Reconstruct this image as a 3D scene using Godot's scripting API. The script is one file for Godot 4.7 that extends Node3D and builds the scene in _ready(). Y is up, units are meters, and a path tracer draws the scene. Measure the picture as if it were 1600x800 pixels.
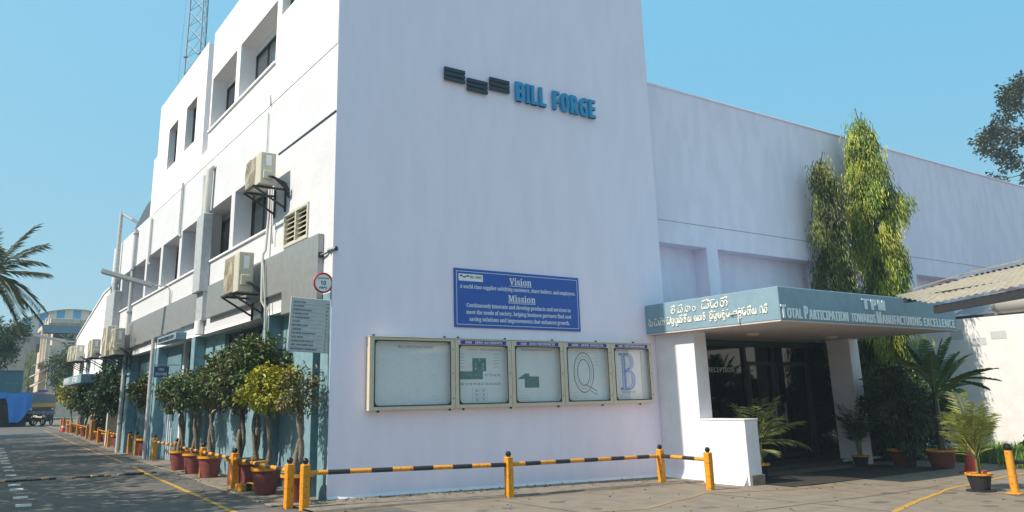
extends Node3D
# ---------------------------------------------------------------- mesh builder
class MB:
	var v := PackedVector3Array()
	var n := PackedVector3Array()
	var c := PackedColorArray()
	var col := Color(1, 1, 1)
	func tri(a: Vector3, b: Vector3, d: Vector3) -> void:
		var m := (b - a).cross(d - a).normalized()
		v.append(a); v.append(d); v.append(b)
		for i in 3:
			n.append(m); c.append(col)
	func quad(a: Vector3, b: Vector3, d: Vector3, e: Vector3) -> void:
		tri(a, b, d); tri(a, d, e)
	func stri(a: Vector3, b: Vector3, d: Vector3, na: Vector3, nb: Vector3, nd: Vector3) -> void:
		v.append(a); v.append(d); v.append(b)
		n.append(na); n.append(nd); n.append(nb)
		for i in 3: c.append(col)
	func box(ctr: Vector3, size: Vector3, ch := 0.0, bs := Basis()) -> void:
		var h := size * 0.5
		var k: float = minf(ch, minf(h.x, minf(h.y, h.z)) * 0.9)
		var px := {}
		for sx in [-1, 1]:
			for sy in [-1, 1]:
				for sz in [-1, 1]:
					px[Vector3i(sx, sy, sz)] = [ctr + bs * Vector3(sx * h.x, sy * (h.y - k), sz * (h.z - k)), ctr + bs * Vector3(sx * (h.x - k), sy * h.y, sz * (h.z - k)), ctr + bs * Vector3(sx * (h.x - k), sy * (h.y - k), sz * h.z)]
		var P := func(x, y, z, f): return px[Vector3i(x, y, z)][f]
		for s in [-1, 1]:
			_q(P.call(s, -1, -1, 0), P.call(s, 1, -1, 0), P.call(s, 1, 1, 0), P.call(s, -1, 1, 0), bs.x * s)
			_q(P.call(-1, s, -1, 1), P.call(1, s, -1, 1), P.call(1, s, 1, 1), P.call(-1, s, 1, 1), bs.y * s)
			_q(P.call(-1, -1, s, 2), P.call(1, -1, s, 2), P.call(1, 1, s, 2), P.call(-1, 1, s, 2), bs.z * s)
		if k <= 0.0: return
		for s in [-1, 1]:
			for t in [-1, 1]:
				_q(P.call(s, t, -1, 0), P.call(s, t, 1, 0), P.call(s, t, 1, 1), P.call(s, t, -1, 1), bs.x * s + bs.y * t)
				_q(P.call(s, -1, t, 0), P.call(s, 1, t, 0), P.call(s, 1, t, 2), P.call(s, -1, t, 2), bs.x * s + bs.z * t)
				_q(P.call(-1, s, t, 1), P.call(1, s, t, 1), P.call(1, s, t, 2), P.call(-1, s, t, 2), bs.y * s + bs.z * t)
				for u in [-1, 1]:
					var a = P.call(s, t, u, 0); var b = P.call(s, t, u, 1); var d = P.call(s, t, u, 2)
					if (b - a).cross(d - a).dot(bs * Vector3(s, t, u)) > 0: tri(a, b, d)
					else: tri(a, d, b)
	func _q(a: Vector3, b: Vector3, d: Vector3, e: Vector3, out: Vector3) -> void:
		if (b - a).cross(d - a).dot(out) > 0: quad(a, b, d, e)
		else: quad(a, e, d, b)
	func bx(x0: float, x1: float, y0: float, y1: float, z0: float, z1: float, ch := 0.0) -> void:
		box(Vector3(x0 + x1, y0 + y1, z0 + z1) * 0.5, Vector3(absf(x1 - x0), absf(y1 - y0), absf(z1 - z0)), ch)
	func bar(a: Vector3, b: Vector3, w: float, h: float, up := Vector3.UP) -> void:
		var d := (b - a).normalized()
		if absf(d.dot(up)) > 0.98: up = Vector3.RIGHT
		var s := d.cross(up).normalized()
		box((a + b) * 0.5, Vector3(w, h, (b - a).length()), 0.0, Basis(s, s.cross(d), -d))
	func tube(p: Array, r, sides := 8, caps := true) -> void:
		var rings := []
		var last := Vector3.ZERO
		for i in p.size():
			var d: Vector3 = (p[mini(i + 1, p.size() - 1)] - p[maxi(i - 1, 0)]).normalized()
			var s := (d.cross(Vector3.UP) if absf(d.y) < 0.95 else d.cross(Vector3.RIGHT)).normalized()
			if last != Vector3.ZERO:
				var w := last - d * last.dot(d)
				if w.length() > 0.01: s = w.normalized()
			last = s
			var t := d.cross(s)
			var q := []
			var rr: float = r[i] if r is Array else r
			for j in sides:
				var a := TAU * j / sides
				var m := s * cos(a) + t * sin(a)
				q.append([p[i] + m * rr, m])
			rings.append(q)
		for i in rings.size() - 1:
			for j in sides:
				var a = rings[i][j]; var b = rings[i][(j + 1) % sides]; var d = rings[i + 1][(j + 1) % sides]; var e = rings[i + 1][j]
				stri(a[0], b[0], d[0], a[1], b[1], d[1]); stri(a[0], d[0], e[0], a[1], d[1], e[1])
		if caps:
			for j in range(1, sides - 1):
				tri(rings[0][0][0], rings[0][j + 1][0], rings[0][j][0])
				tri(rings[-1][0][0], rings[-1][j][0], rings[-1][j + 1][0])
	func lathe(prof: Array, o: Vector3, sides := 20, sq := 0.0) -> void:
		for j in sides:
			var a0 := TAU * j / sides
			var a1 := TAU * (j + 1) / sides
			for i in prof.size() - 1:
				var p: Vector2 = prof[i]; var q: Vector2 = prof[i + 1]
				var e := Vector2(q.y - p.y, p.x - q.x).normalized()
				var f := func(pt: Vector2, a: float): return o + Vector3(pt.x * cos(a), pt.y, pt.x * sin(a))
				var nn := func(a: float): return Vector3(e.x * cos(a), e.y, e.x * sin(a))
				if p.x > 0.0005: stri(f.call(p, a0), f.call(q, a0), f.call(p, a1), nn.call(a0), nn.call(a0), nn.call(a1))
				if q.x > 0.0005: stri(f.call(p, a1), f.call(q, a0), f.call(q, a1), nn.call(a1), nn.call(a0), nn.call(a1))
	func ball(o: Vector3, r: float, seg := 12) -> void:
		var pr := []
		for i in 9: pr.append(Vector2(sin(PI * i / 8.0) * r, -cos(PI * i / 8.0) * r))
		lathe(pr, o, seg)
	# a wall with rectangular holes: o origin, u and w unit axes in its plane, outward = u x w, t thickness; holes [u0,u1,w0,w1]
	func panel(o: Vector3, u: Vector3, w: Vector3, t: float, r: Array, holes := []) -> void:
		var us := [r[0], r[1]]; var ws := [r[2], r[3]]
		for h in holes:
			for k in [0, 1]:
				if h[k] > r[0] and h[k] < r[1] and not us.has(h[k]): us.append(h[k])
				if h[k + 2] > r[2] and h[k + 2] < r[3] and not ws.has(h[k + 2]): ws.append(h[k + 2])
		us.sort(); ws.sort()
		var nn := u.cross(w)
		var full := func(i, j) -> bool:
			if i < 0 or j < 0 or i >= us.size() - 1 or j >= ws.size() - 1: return false
			var cu: float = (us[i] + us[i + 1]) * 0.5; var cw: float = (ws[j] + ws[j + 1]) * 0.5
			for h in holes:
				if cu > h[0] and cu < h[1] and cw > h[2] and cw < h[3]: return false
			return true
		for i in us.size() - 1:
			for j in ws.size() - 1:
				if not full.call(i, j): continue
				var a: Vector3 = o + u * us[i] + w * ws[j]; var b: Vector3 = o + u * us[i + 1] + w * ws[j]
				var d: Vector3 = o + u * us[i + 1] + w * ws[j + 1]; var e: Vector3 = o + u * us[i] + w * ws[j + 1]
				var k := nn * -t
				_q(a, b, d, e, nn); _q(a + k, b + k, d + k, e + k, -nn)
				if not full.call(i - 1, j): _q(a, e, e + k, a + k, -u)
				if not full.call(i + 1, j): _q(b, d, d + k, b + k, u)
				if not full.call(i, j - 1): _q(a, b, b + k, a + k, -w)
				if not full.call(i, j + 1): _q(e, d, d + k, e + k, w)
	# frame in the plane z with a rounded opening
	func frame(o: Vector4, q: Vector4, rad: float, z0: float, z1: float) -> void:
		var inn := []; var out := []
		var cs := [[q.y - rad, q.w - rad, 0, o.y, o.w], [q.x + rad, q.w - rad, 1, o.x, o.w], [q.x + rad, q.z + rad, 2, o.x, o.z], [q.y - rad, q.z + rad, 3, o.y, o.z]]
		for cc in cs:
			for i in 7:
				var a: float = (cc[2] + i / 6.0) * PI / 2
				inn.append(Vector2(cc[0] + cos(a) * rad, cc[1] + sin(a) * rad))
				var p: Vector2 = inn[-1]
				var first: bool = (i <= 3)
				var on_x: bool = first == (int(cc[2]) % 2 == 0)
				if i == 3: out.append(Vector2(cc[3], cc[4]))
				elif on_x: out.append(Vector2(cc[3], p.y))
				else: out.append(Vector2(p.x, cc[4]))
		var m := inn.size()
		for i in m:
			var a: Vector2 = inn[i]; var b: Vector2 = inn[(i + 1) % m]; var d: Vector2 = out[(i + 1) % m]; var e: Vector2 = out[i]
			var f := func(p: Vector2, z: float): return Vector3(p.x, p.y, z)
			_q(f.call(a, z1), f.call(b, z1), f.call(d, z1), f.call(e, z1), Vector3.BACK)
			var mid := Vector3(-(a.x + b.x) * 0.5 + (q.x + q.y) * 0.5, -(a.y + b.y) * 0.5 + (q.z + q.w) * 0.5, 0)
			_q(f.call(a, z0), f.call(b, z0), f.call(b, z1), f.call(a, z1), mid)
			_q(f.call(d, z0), f.call(e, z0), f.call(e, z1), f.call(d, z1), -mid)
	func leaf(p: Vector3, d: Vector3, up: Vector3, l: float, w: float, fold := 0.25) -> void:
		var s := d.cross(up).normalized()
		var nn := s.cross(d)
		var m := p + d * l * 0.5
		var tip := p + d * l - nn * l * 0.12
		var a := m + s * w * 0.5 + nn * w * fold
		var b := m - s * w * 0.5 + nn * w * fold
		tri(p, a, tip); tri(p, tip, b)
	func mesh() -> ArrayMesh:
		var m := ArrayMesh.new()
		if v.size() == 0: return m
		var a := []
		a.resize(Mesh.ARRAY_MAX)
		a[Mesh.ARRAY_VERTEX] = v; a[Mesh.ARRAY_NORMAL] = n; a[Mesh.ARRAY_COLOR] = c
		m.add_surface_from_arrays(Mesh.PRIMITIVE_TRIANGLES, a)
		return m
# ---------------------------------------------------------------- node helpers
var M := {}
var shared := {}
var rng := RandomNumberGenerator.new()
var used := {}
func numbered(s: String) -> String:
	used[s] = used.get(s, 0) + 1
	return s if used[s] == 1 else "%s_%03d" % [s, used[s] - 1]
func tag(o: Node, label: String, category: String, group := "") -> Node:
	o.set_meta("label", label); o.set_meta("category", category)
	if group: o.set_meta("group", group)
	return o
func thing(called: String, label: String, category: String, at := Vector3.ZERO, group := "", turn := 0.0) -> Node3D:
	var o := Node3D.new()
	o.name = numbered(called); add_child(o)
	o.position = at; o.rotation.y = turn
	tag(o, label, category, group)
	return o
func part(called: String, mb: MB, m: Material, parent: Node) -> MeshInstance3D:
	var o := MeshInstance3D.new()
	o.name = called; o.mesh = mb.mesh(); o.material_override = m
	if parent == self: o.name = numbered(called)
	parent.add_child(o, true)
	return o
func struct(called: String, mb: MB, m: Material) -> MeshInstance3D:
	var o := part(called, mb, m, self)
	o.set_meta("kind", "structure")
	return o
func pbox(called: String, x0: float, x1: float, y0: float, y1: float, z0: float, z1: float, m: Material, parent: Node, ch := 0.006) -> MeshInstance3D:
	var b := MB.new(); b.bx(x0, x1, y0, y1, z0, z1, ch)
	return part(called, b, m, parent)
var fonts := {}
func font(kind: String) -> Font:
	if not fonts.has(kind):
		var f := SystemFont.new()
		f.font_names = PackedStringArray(["Droid Serif" if kind.begins_with("serif") else "Droid Sans"])
		f.font_weight = 700 if kind.ends_with("bold") else 400
		fonts[kind] = f
	return fonts[kind]
# lettering fitted into w x h metres, its lower left corner at the local point; faces local +z
func lettering(called: String, s: String, kind: String, w: float, h: float, depth: float, m: Material, parent: Node, xf: Transform3D, fat := 0.0) -> MeshInstance3D:
	var t := TextMesh.new()
	t.text = s; t.font = font(kind); t.font_size = 64; t.pixel_size = 0.01; t.depth = 0.05; t.curve_step = 2.0
	var bb := t.get_aabb()
	var sx: float = (w - fat) / bb.size.x if w > 0 else h / bb.size.y
	var sy: float = h / bb.size.y
	var b := Basis.from_scale(Vector3(sx, sy, depth / 0.05))
	var x0 := xf * Transform3D(b, -(b * Vector3(bb.position.x, bb.position.y, bb.position.z)))
	var o := MeshInstance3D.new()
	o.name = called; o.material_override = m
	if fat > 0.0:
		var st := SurfaceTool.new()
		var k := fat / sx
		st.append_from(t, 0, Transform3D())
		st.append_from(t, 0, Transform3D(Basis.from_scale(Vector3(1, 1, 1.06)), Vector3(k * .5, 0, 0)))
		st.append_from(t, 0, Transform3D(Basis.from_scale(Vector3(1, 1, 1.12)), Vector3(k, 0, 0)))
		o.mesh = st.commit()
	else: o.mesh = t
	o.transform = x0
	parent.add_child(o, true)
	return o
func face_left(p: Vector3) -> Transform3D:   # local +z looks to world -x, local x runs to world +z
	return Transform3D(Basis(Vector3.UP, -PI / 2), p)
# ---------------------------------------------------------------- materials
func lin(r: float, g: float, b: float) -> Color:
	return Color(r, g, b).linear_to_srgb()
func noise_tex(seed_: int, freq: float, stops: Array, size := 512, oct := 5, kind := FastNoiseLite.TYPE_SIMPLEX_SMOOTH, bump := 0.0) -> NoiseTexture2D:
	var f := FastNoiseLite.new()
	f.seed = seed_; f.frequency = freq; f.noise_type = kind; f.fractal_octaves = oct; f.fractal_gain = 0.55
	var t := NoiseTexture2D.new()
	t.width = size; t.height = size; t.seamless = true; t.noise = f
	if bump > 0.0:
		t.as_normal_map = true; t.bump_strength = bump
	else:
		var g := Gradient.new()
		g.offsets = PackedFloat32Array(stops.map(func(s): return s[0]))
		g.colors = PackedColorArray(stops.map(func(s): return s[1]))
		t.color_ramp = g
	return t
func flat(name_: String, c: Color, rough := 0.6, metal := 0.0) -> StandardMaterial3D:
	var m := StandardMaterial3D.new()
	m.resource_name = name_; m.albedo_color = c; m.roughness = rough; m.metallic = metal
	M[name_] = m
	return m
# base colour c with mottling between c*lo and c*hi over a patch of `span` metres, with fine relief
func rough(name_: String, c: Color, lo: float, hi: float, span: float, ro := 0.85, bump := 2.0, sd := 1, freq := 0.012) -> StandardMaterial3D:
	var m := flat(name_, Color(1, 1, 1), ro)
	var l := c.srgb_to_linear()
	var k := func(s: float) -> Color: return lin(minf(l.r * s, .95), minf(l.g * s, .95), minf(l.b * s, .95))
	m.albedo_texture = noise_tex(sd, freq, [[0.0, k.call(lo)], [0.42, k.call((lo + 1) * .5)], [0.55, k.call(1.0)], [1.0, k.call(hi)]])
	m.uv1_triplanar = true; m.uv1_world_triplanar = true
	m.uv1_scale = Vector3.ONE / span
	if bump > 0.0:
		m.normal_enabled = true
		var key := "n%d" % int(round(bump * 1.2))
		if not shared.has(key): shared[key] = noise_tex(71, 0.06, [], 512, 4, FastNoiseLite.TYPE_SIMPLEX_SMOOTH, bump)
		m.normal_texture = shared[key]
		m.normal_scale = 0.22
	return m
func leafmat(name_: String, back := 0.35, ro := 0.45) -> StandardMaterial3D:
	var m := flat(name_, Color(1, 1, 1), ro)
	m.vertex_color_use_as_albedo = true
	m.cull_mode = BaseMaterial3D.CULL_DISABLED
	m.backlight_enabled = true; m.backlight = Color(back, back, back * 0.5)
	return m
func materials() -> void:
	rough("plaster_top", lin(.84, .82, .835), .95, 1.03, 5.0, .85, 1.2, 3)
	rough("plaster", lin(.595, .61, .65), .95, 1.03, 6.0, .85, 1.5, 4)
	rough("plaster_front", lin(.92, .81, .92), .965, 1.02, 7.0, .8, 1.2, 6)
	M.plaster_front.uv1_scale = Vector3(1 / 3.2, 1 / 15.0, 1 / 3.2)
	rough("plaster_wing", lin(.92, .81, .92), .93, 1.04, 9.0, .85, 1.5, 7)
	M.plaster_wing.uv1_scale = Vector3(1 / 4.0, 1 / 15.0, 1 / 4.0)
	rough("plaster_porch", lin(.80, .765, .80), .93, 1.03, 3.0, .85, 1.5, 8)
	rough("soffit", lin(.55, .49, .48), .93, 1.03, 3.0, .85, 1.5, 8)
	rough("plaster_yard", lin(.71, .70, .70), .93, 1.03, 3.0, .85, 1.5, 9)
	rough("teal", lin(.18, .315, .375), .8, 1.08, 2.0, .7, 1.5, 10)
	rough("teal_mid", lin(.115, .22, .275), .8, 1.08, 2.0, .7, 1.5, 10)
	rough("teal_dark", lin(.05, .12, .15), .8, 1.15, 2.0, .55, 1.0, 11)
	rough("porch_paint", lin(.20, .315, .39), .92, 1.06, 2.5, .55, .8, 12)
	rough("silver", lin(.33, .345, .35), .9, 1.07, 1.7, .4, .5, 13)
	M.silver.metallic = 0.35
	rough("silver_duct", lin(.42, .45, .47), .85, 1.08, 1.3, .5, .8, 14)
	rough("pipe_grey", lin(.45, .47, .48), .8, 1.1, .8, .55, .5, 15)
	rough("concrete", lin(.215, .178, .138), .82, 1.10, 3.6, .9, 3.0, 16)
	rough("street", lin(.118, .11, .102), .78, 1.15, 4.3, .9, 3.5, 17, .016)
	rough("apron", lin(.215, .18, .142), .7, 1.15, 1.9, .9, 3.0, 18)
	rough("earth", lin(.19, .16, .12), .7, 1.25, 4.0, .95, 3.0, 19)
	rough("soil", lin(.035, .025, .018), .6, 1.4, .4, .95, 3.0, 20)
	rough("terracotta", lin(.23, .055, .05), .7, 1.15, .5, .7, 1.2, 21)
	rough("bollard", lin(.76, .30, .006), .85, 1.08, .45, .5, .8, 22)
	var bt: NoiseTexture2D = M.bollard.albedo_texture
	bt.color_ramp.offsets = PackedFloat32Array([0.0, .22, .27, .6, 1.0])
	bt.color_ramp.colors = PackedColorArray([lin(.16, .08, .03), lin(.22, .11, .03), lin(.66, .25, .006), lin(.76, .30, .006), lin(.80, .34, .012)])
	rough("slate", lin(.085, .115, .135), .8, 1.15, 1.0, .6, .5, 51)
	rough("rim_yellow", lin(.75, .30, .02), .8, 1.08, .5, .55, .5, 23)
	rough("stain", lin(.13, .108, .085), .8, 1.15, .5, .8, 1.0, 52)
	rough("patch", lin(.50, .50, .53), .9, 1.06, .5, .8, 1.0, 53)
	flat("name_blue", lin(.05, .10, .25), .6)
	var ry: NoiseTexture2D = M.rim_yellow.albedo_texture
	ry.color_ramp.offsets = PackedFloat32Array([0.0, .2, .25, .6, 1.0])
	ry.color_ramp.colors = PackedColorArray([lin(.14, .07, .03), lin(.22, .11, .03), lin(.66, .27, .02), lin(.75, .30, .02), lin(.80, .34, .03)])
	flat("black_gloss", lin(.008, .008, .01), .25)
	rough("black_paint", lin(.022, .022, .026), .7, 1.3, .4, .5, .5, 24)
	rough("black_plastic", lin(.02, .02, .022), .7, 1.4, .4, .6, .4, 25)
	rough("cream", lin(.56, .53, .43), .9, 1.05, .8, .45, .4, 26)
	rough("cream_dark", lin(.30, .27, .20), .8, 1.1, .6, .55, .3, 27)
	flat("iron", lin(.045, .045, .05), .6, .3)
	flat("cavity", lin(.012, .013, .015), .8)
	flat("window_frame", lin(.012, .022, .028), .5)
	flat("logo_dark", lin(.028, .04, .06), .45)
	flat("logo_blue", lin(.035, .29, .53), .4)
	flat("sign_blue", lin(.026, .10, .42), .5)
	flat("strip_blue", lin(.02, .045, .33), .5)
	flat("white_print", lin(.8, .8, .8), .5)
	flat("letter_grey", lin(.76, .82, .84), .5)
	flat("letter_cream", lin(.8, .78, .7), .5)
	flat("dark_print", lin(.05, .055, .06), .6)
	flat("grey_print", lin(.22, .24, .26), .6)
	flat("green_print", lin(.025, .15, .12), .6)
	flat("blue_print", lin(.16, .27, .66), .6)
	rough("paper", lin(.88, .85, .85), .97, 1.02, .8, .8, .3, 28)
	flat("red_ring", lin(.45, .03, .045), .45)
	rough("sign_plate", lin(.50, .51, .51), .93, 1.04, 1.0, .5, .3, 29)
	rough("case_metal", lin(.64, .55, .42), .93, 1.04, .9, .4, .3, 30)
	rough("bark", lin(.21, .175, .14), .5, 1.35, .35, .95, 4.0, 31)
	rough("bark_dark", lin(.06, .05, .04), .5, 1.4, .5, .95, 4.0, 32)
	rough("roof_sheet", lin(.35, .30, .222), .75, 1.12, 1.6, .85, 1.5, 33)
	rough("line_yellow", lin(.50, .30, .05), .55, 1.15, .7, .8, 1.0, 34, .03)
	rough("line_worn", lin(.33, .22, .11), .7, 1.2, .5, .85, 1.0, 35, .03)
	rough("line_white", lin(.55, .55, .53), .6, 1.15, .5, .8, 1.0, 36, .03)
	rough("mat_rubber", lin(.035, .032, .03), .7, 1.3, .6, .85, 2.0, 37)
	rough("tile_dark", lin(.045, .042, .04), .75, 1.25, 1.3, .6, 1.0, 38)
	rough("tarp_blue", lin(.05, .24, .68), .8, 1.15, .8, .45, 1.0, 39)
	rough("grey_facade", lin(.32, .31, .30), .85, 1.08, 6.0, .85, 1.0, 40)
	rough("beige_facade", lin(.58, .50, .40), .85, 1.05, 5.0, .85, 1.0, 41)
	flat("stripe_blue", lin(.06, .32, .58), .5)
	rough("stripe_white", lin(.55, .55, .52), .9, 1.04, 4.0, .6, .3, 42)
	rough("shed_teal", lin(.02, .12, .16), .85, 1.1, 2.0, .6, .5, 43)
	rough("truck_red", lin(.30, .12, .10), .8, 1.1, .9, .5, .3, 44)
	rough("truck_yellow", lin(.75, .33, .02), .9, 1.05, .9, .45, .3, 45)
	rough("rubber", lin(.015, .015, .016), .7, 1.3, .5, .85, 1.0, 46)
	rough("cone_red", lin(.50, .06, .05), .75, 1.1, .4, .6, .4, 47)
	rough("grass", lin(.07, .12, .025), .6, 1.4, .7, .95, 2.0, 48)
	rough("steel", lin(.30, .32, .34), .8, 1.1, .6, .45, .3, 49)
	M.steel.metallic = .6
	leafmat("leaf", .3); leafmat("leaf_gloss", .28, .5); leafmat("leaf_far", .2, .6)
	var g := flat("glass", Color(.8, .87, .88, .07), .03)
	g.transparency = BaseMaterial3D.TRANSPARENCY_ALPHA
	g = flat("glass_dark", Color(.03, .045, .06, .93), .04)
	g.transparency = BaseMaterial3D.TRANSPARENCY_ALPHA
	g = flat("pane_dark", lin(.018, .026, .035), .08)
	g.metallic_specular = .6
	g = flat("pane_mid", lin(.05, .062, .07), .1)
	g.metallic_specular = .7
	var r := flat("room_white", lin(.5, .48, .45), .9)
# ---------------------------------------------------------------- ground
func gh(x: float, z: float) -> float:
	var y := 0.0
	if x > 0 and z > -4: y = -.0205 * minf(x, 9.) - .003 * clampf(x - 9., 0, 20)
	if z < -20: y = .009 * (-20 - maxf(z, -90))
	return y
func gp(x: float, z: float, dy := 0.0) -> Vector3:
	return Vector3(x, gh(x, z) + dy, z)
func sheet(b: MB, xs: Array, zs: Array, dy: float) -> void:
	for i in xs.size() - 1:
		for j in zs.size() - 1:
			b.quad(gp(xs[i], zs[j + 1], dy), gp(xs[i + 1], zs[j + 1], dy), gp(xs[i + 1], zs[j], dy), gp(xs[i], zs[j], dy))
# ribbon on the ground along points [x,z], with a little unevenness at its edges
func ribbon(b: MB, pts: Array, w: float, dy: float, wob := 0.0) -> void:
	var l := []
	for i in pts.size() - 1:
		var p := Vector2(pts[i][0], pts[i][1]); var q := Vector2(pts[i + 1][0], pts[i + 1][1])
		var k := maxi(1, int(p.distance_to(q) / .4))
		for t in k: l.append(p.lerp(q, t / float(k)))
	l.append(Vector2(pts[-1][0], pts[-1][1]))
	var prev := []
	for i in l.size():
		var d: Vector2 = (l[mini(i + 1, l.size() - 1)] - l[maxi(i - 1, 0)]).normalized()
		var s := Vector2(-d.y, d.x)
		var a: Vector2 = l[i] + s * (w * .5 + rng.randf_range(-wob, wob)); var c: Vector2 = l[i] - s * (w * .5 + rng.randf_range(-wob, wob))
		var cur := [gp(a.x, a.y, dy), gp(c.x, c.y, dy)]
		if i > 0: b._q(prev[0], prev[1], cur[1], cur[0], Vector3.UP)
		prev = cur
func span(a: float, b: float, step: float) -> Array:
	var r := []
	var n := maxi(1, int(ceil(absf(b - a) / step)))
	for i in n + 1: r.append(lerpf(a, b, i / float(n)))
	return r
# ---------------------------------------------------------------- camera, sky, sun
const TOP := 12.33
const W := 8.28
func _ready() -> void:
	rng.seed = 20240
	var cam := Camera3D.new()
	cam.name = "camera"
	var yaw := deg_to_rad(33.95983); var pit := deg_to_rad(14.01390); var rol := deg_to_rad(-1.23487)
	var fw := Vector3(sin(yaw) * cos(pit), sin(pit), -cos(yaw) * cos(pit))
	var r0 := Vector3(cos(yaw), 0, sin(yaw)); var u0 := r0.cross(fw)
	var r := r0 * cos(rol) + u0 * sin(rol); var u := u0 * cos(rol) - r0 * sin(rol)
	cam.transform = Transform3D(Basis(r, u, -fw), Vector3(-5.486, 1.6, 13.072))
	cam.projection = Camera3D.PROJECTION_FRUSTUM
	cam.near = 0.1; cam.far = 1500.0
	cam.size = 0.1 * 800.0 / 1233.32
	cam.frustum_offset = Vector2(0.1 * 41.168 / 1233.32, 0.1 * -84.42 / 1233.32)
	add_child(cam); cam.current = true
	var sun := DirectionalLight3D.new()
	sun.name = "sun"
	var el := deg_to_rad(45.5); var az := deg_to_rad(4.5)
	var to_sun := Vector3(-cos(el) * cos(az), sin(el), -cos(el) * sin(az))
	sun.light_energy = 1.5; sun.light_angular_distance = 0.5; sun.light_color = Color(1.0, .945, .87)
	sun.shadow_enabled = true
	add_child(sun)
	sun.look_at_from_position(to_sun * 50, Vector3.ZERO, Vector3.UP)
	var env := Environment.new()
	env.background_mode = Environment.BG_SKY
	var sky := Sky.new(); sky.sky_material = sky_material(to_sun)
	env.sky = sky
	env.background_energy_multiplier = 1.0
	env.tonemap_mode = Environment.TONE_MAPPER_LINEAR
	env.tonemap_exposure = 1.31
	env.sdfgi_enabled = true; env.ssao_enabled = true; env.ssil_enabled = true
	env.fog_enabled = true; env.fog_density = 0.0011; env.fog_light_color = Color(.80, .88, .93)
	var we := WorldEnvironment.new(); we.name = "world_environment"; we.environment = env
	add_child(we)
	materials()
	build_ground()
	build_office()
	build_wing()
	build_porch()
	build_far()
	build_wall_things()
	build_street_things()
	build_forecourt_things()
	build_trees()
func sky_material(to_sun: Vector3) -> PanoramaSkyMaterial:
	# air only: a blue that pales towards the horizon and towards the sun's side
	var im := Image.create(512, 256, false, Image.FORMAT_RGBF)
	for y in 256:
		var e := (0.5 - (y + .5) / 256.0) * PI
		for x in 512:
			var a := ((x + .5) / 512.0) * TAU
			var d := Vector3(sin(a) * cos(e), sin(e), -cos(a) * cos(e))
			var s := maxf(d.y, 0.0)
			var near := d.dot(to_sun)
			var t := pow(1.0 - s, 4.5)
			var c := Vector3(.115, .395, .63).lerp(Vector3(.37, .53, .55), t)
			var w := pow(maxf(0.0, near * .5 + .5), 2.0)
			c = c.lerp(Vector3(.48, .69, .74), clampf(w * .5, 0, 1))
			c += Vector3(1.0, .95, .85) * pow(maxf(near, 0.0), 12.0) * .8
			if d.y < 0: c = c.lerp(Vector3(.20, .18, .15), clampf(-d.y * 12.0, 0, 1))
			im.set_pixel(x, y, Color(c.x, c.y, c.z))
	var m := PanoramaSkyMaterial.new()
	m.panorama = ImageTexture.create_from_image(im)
	return m
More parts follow.
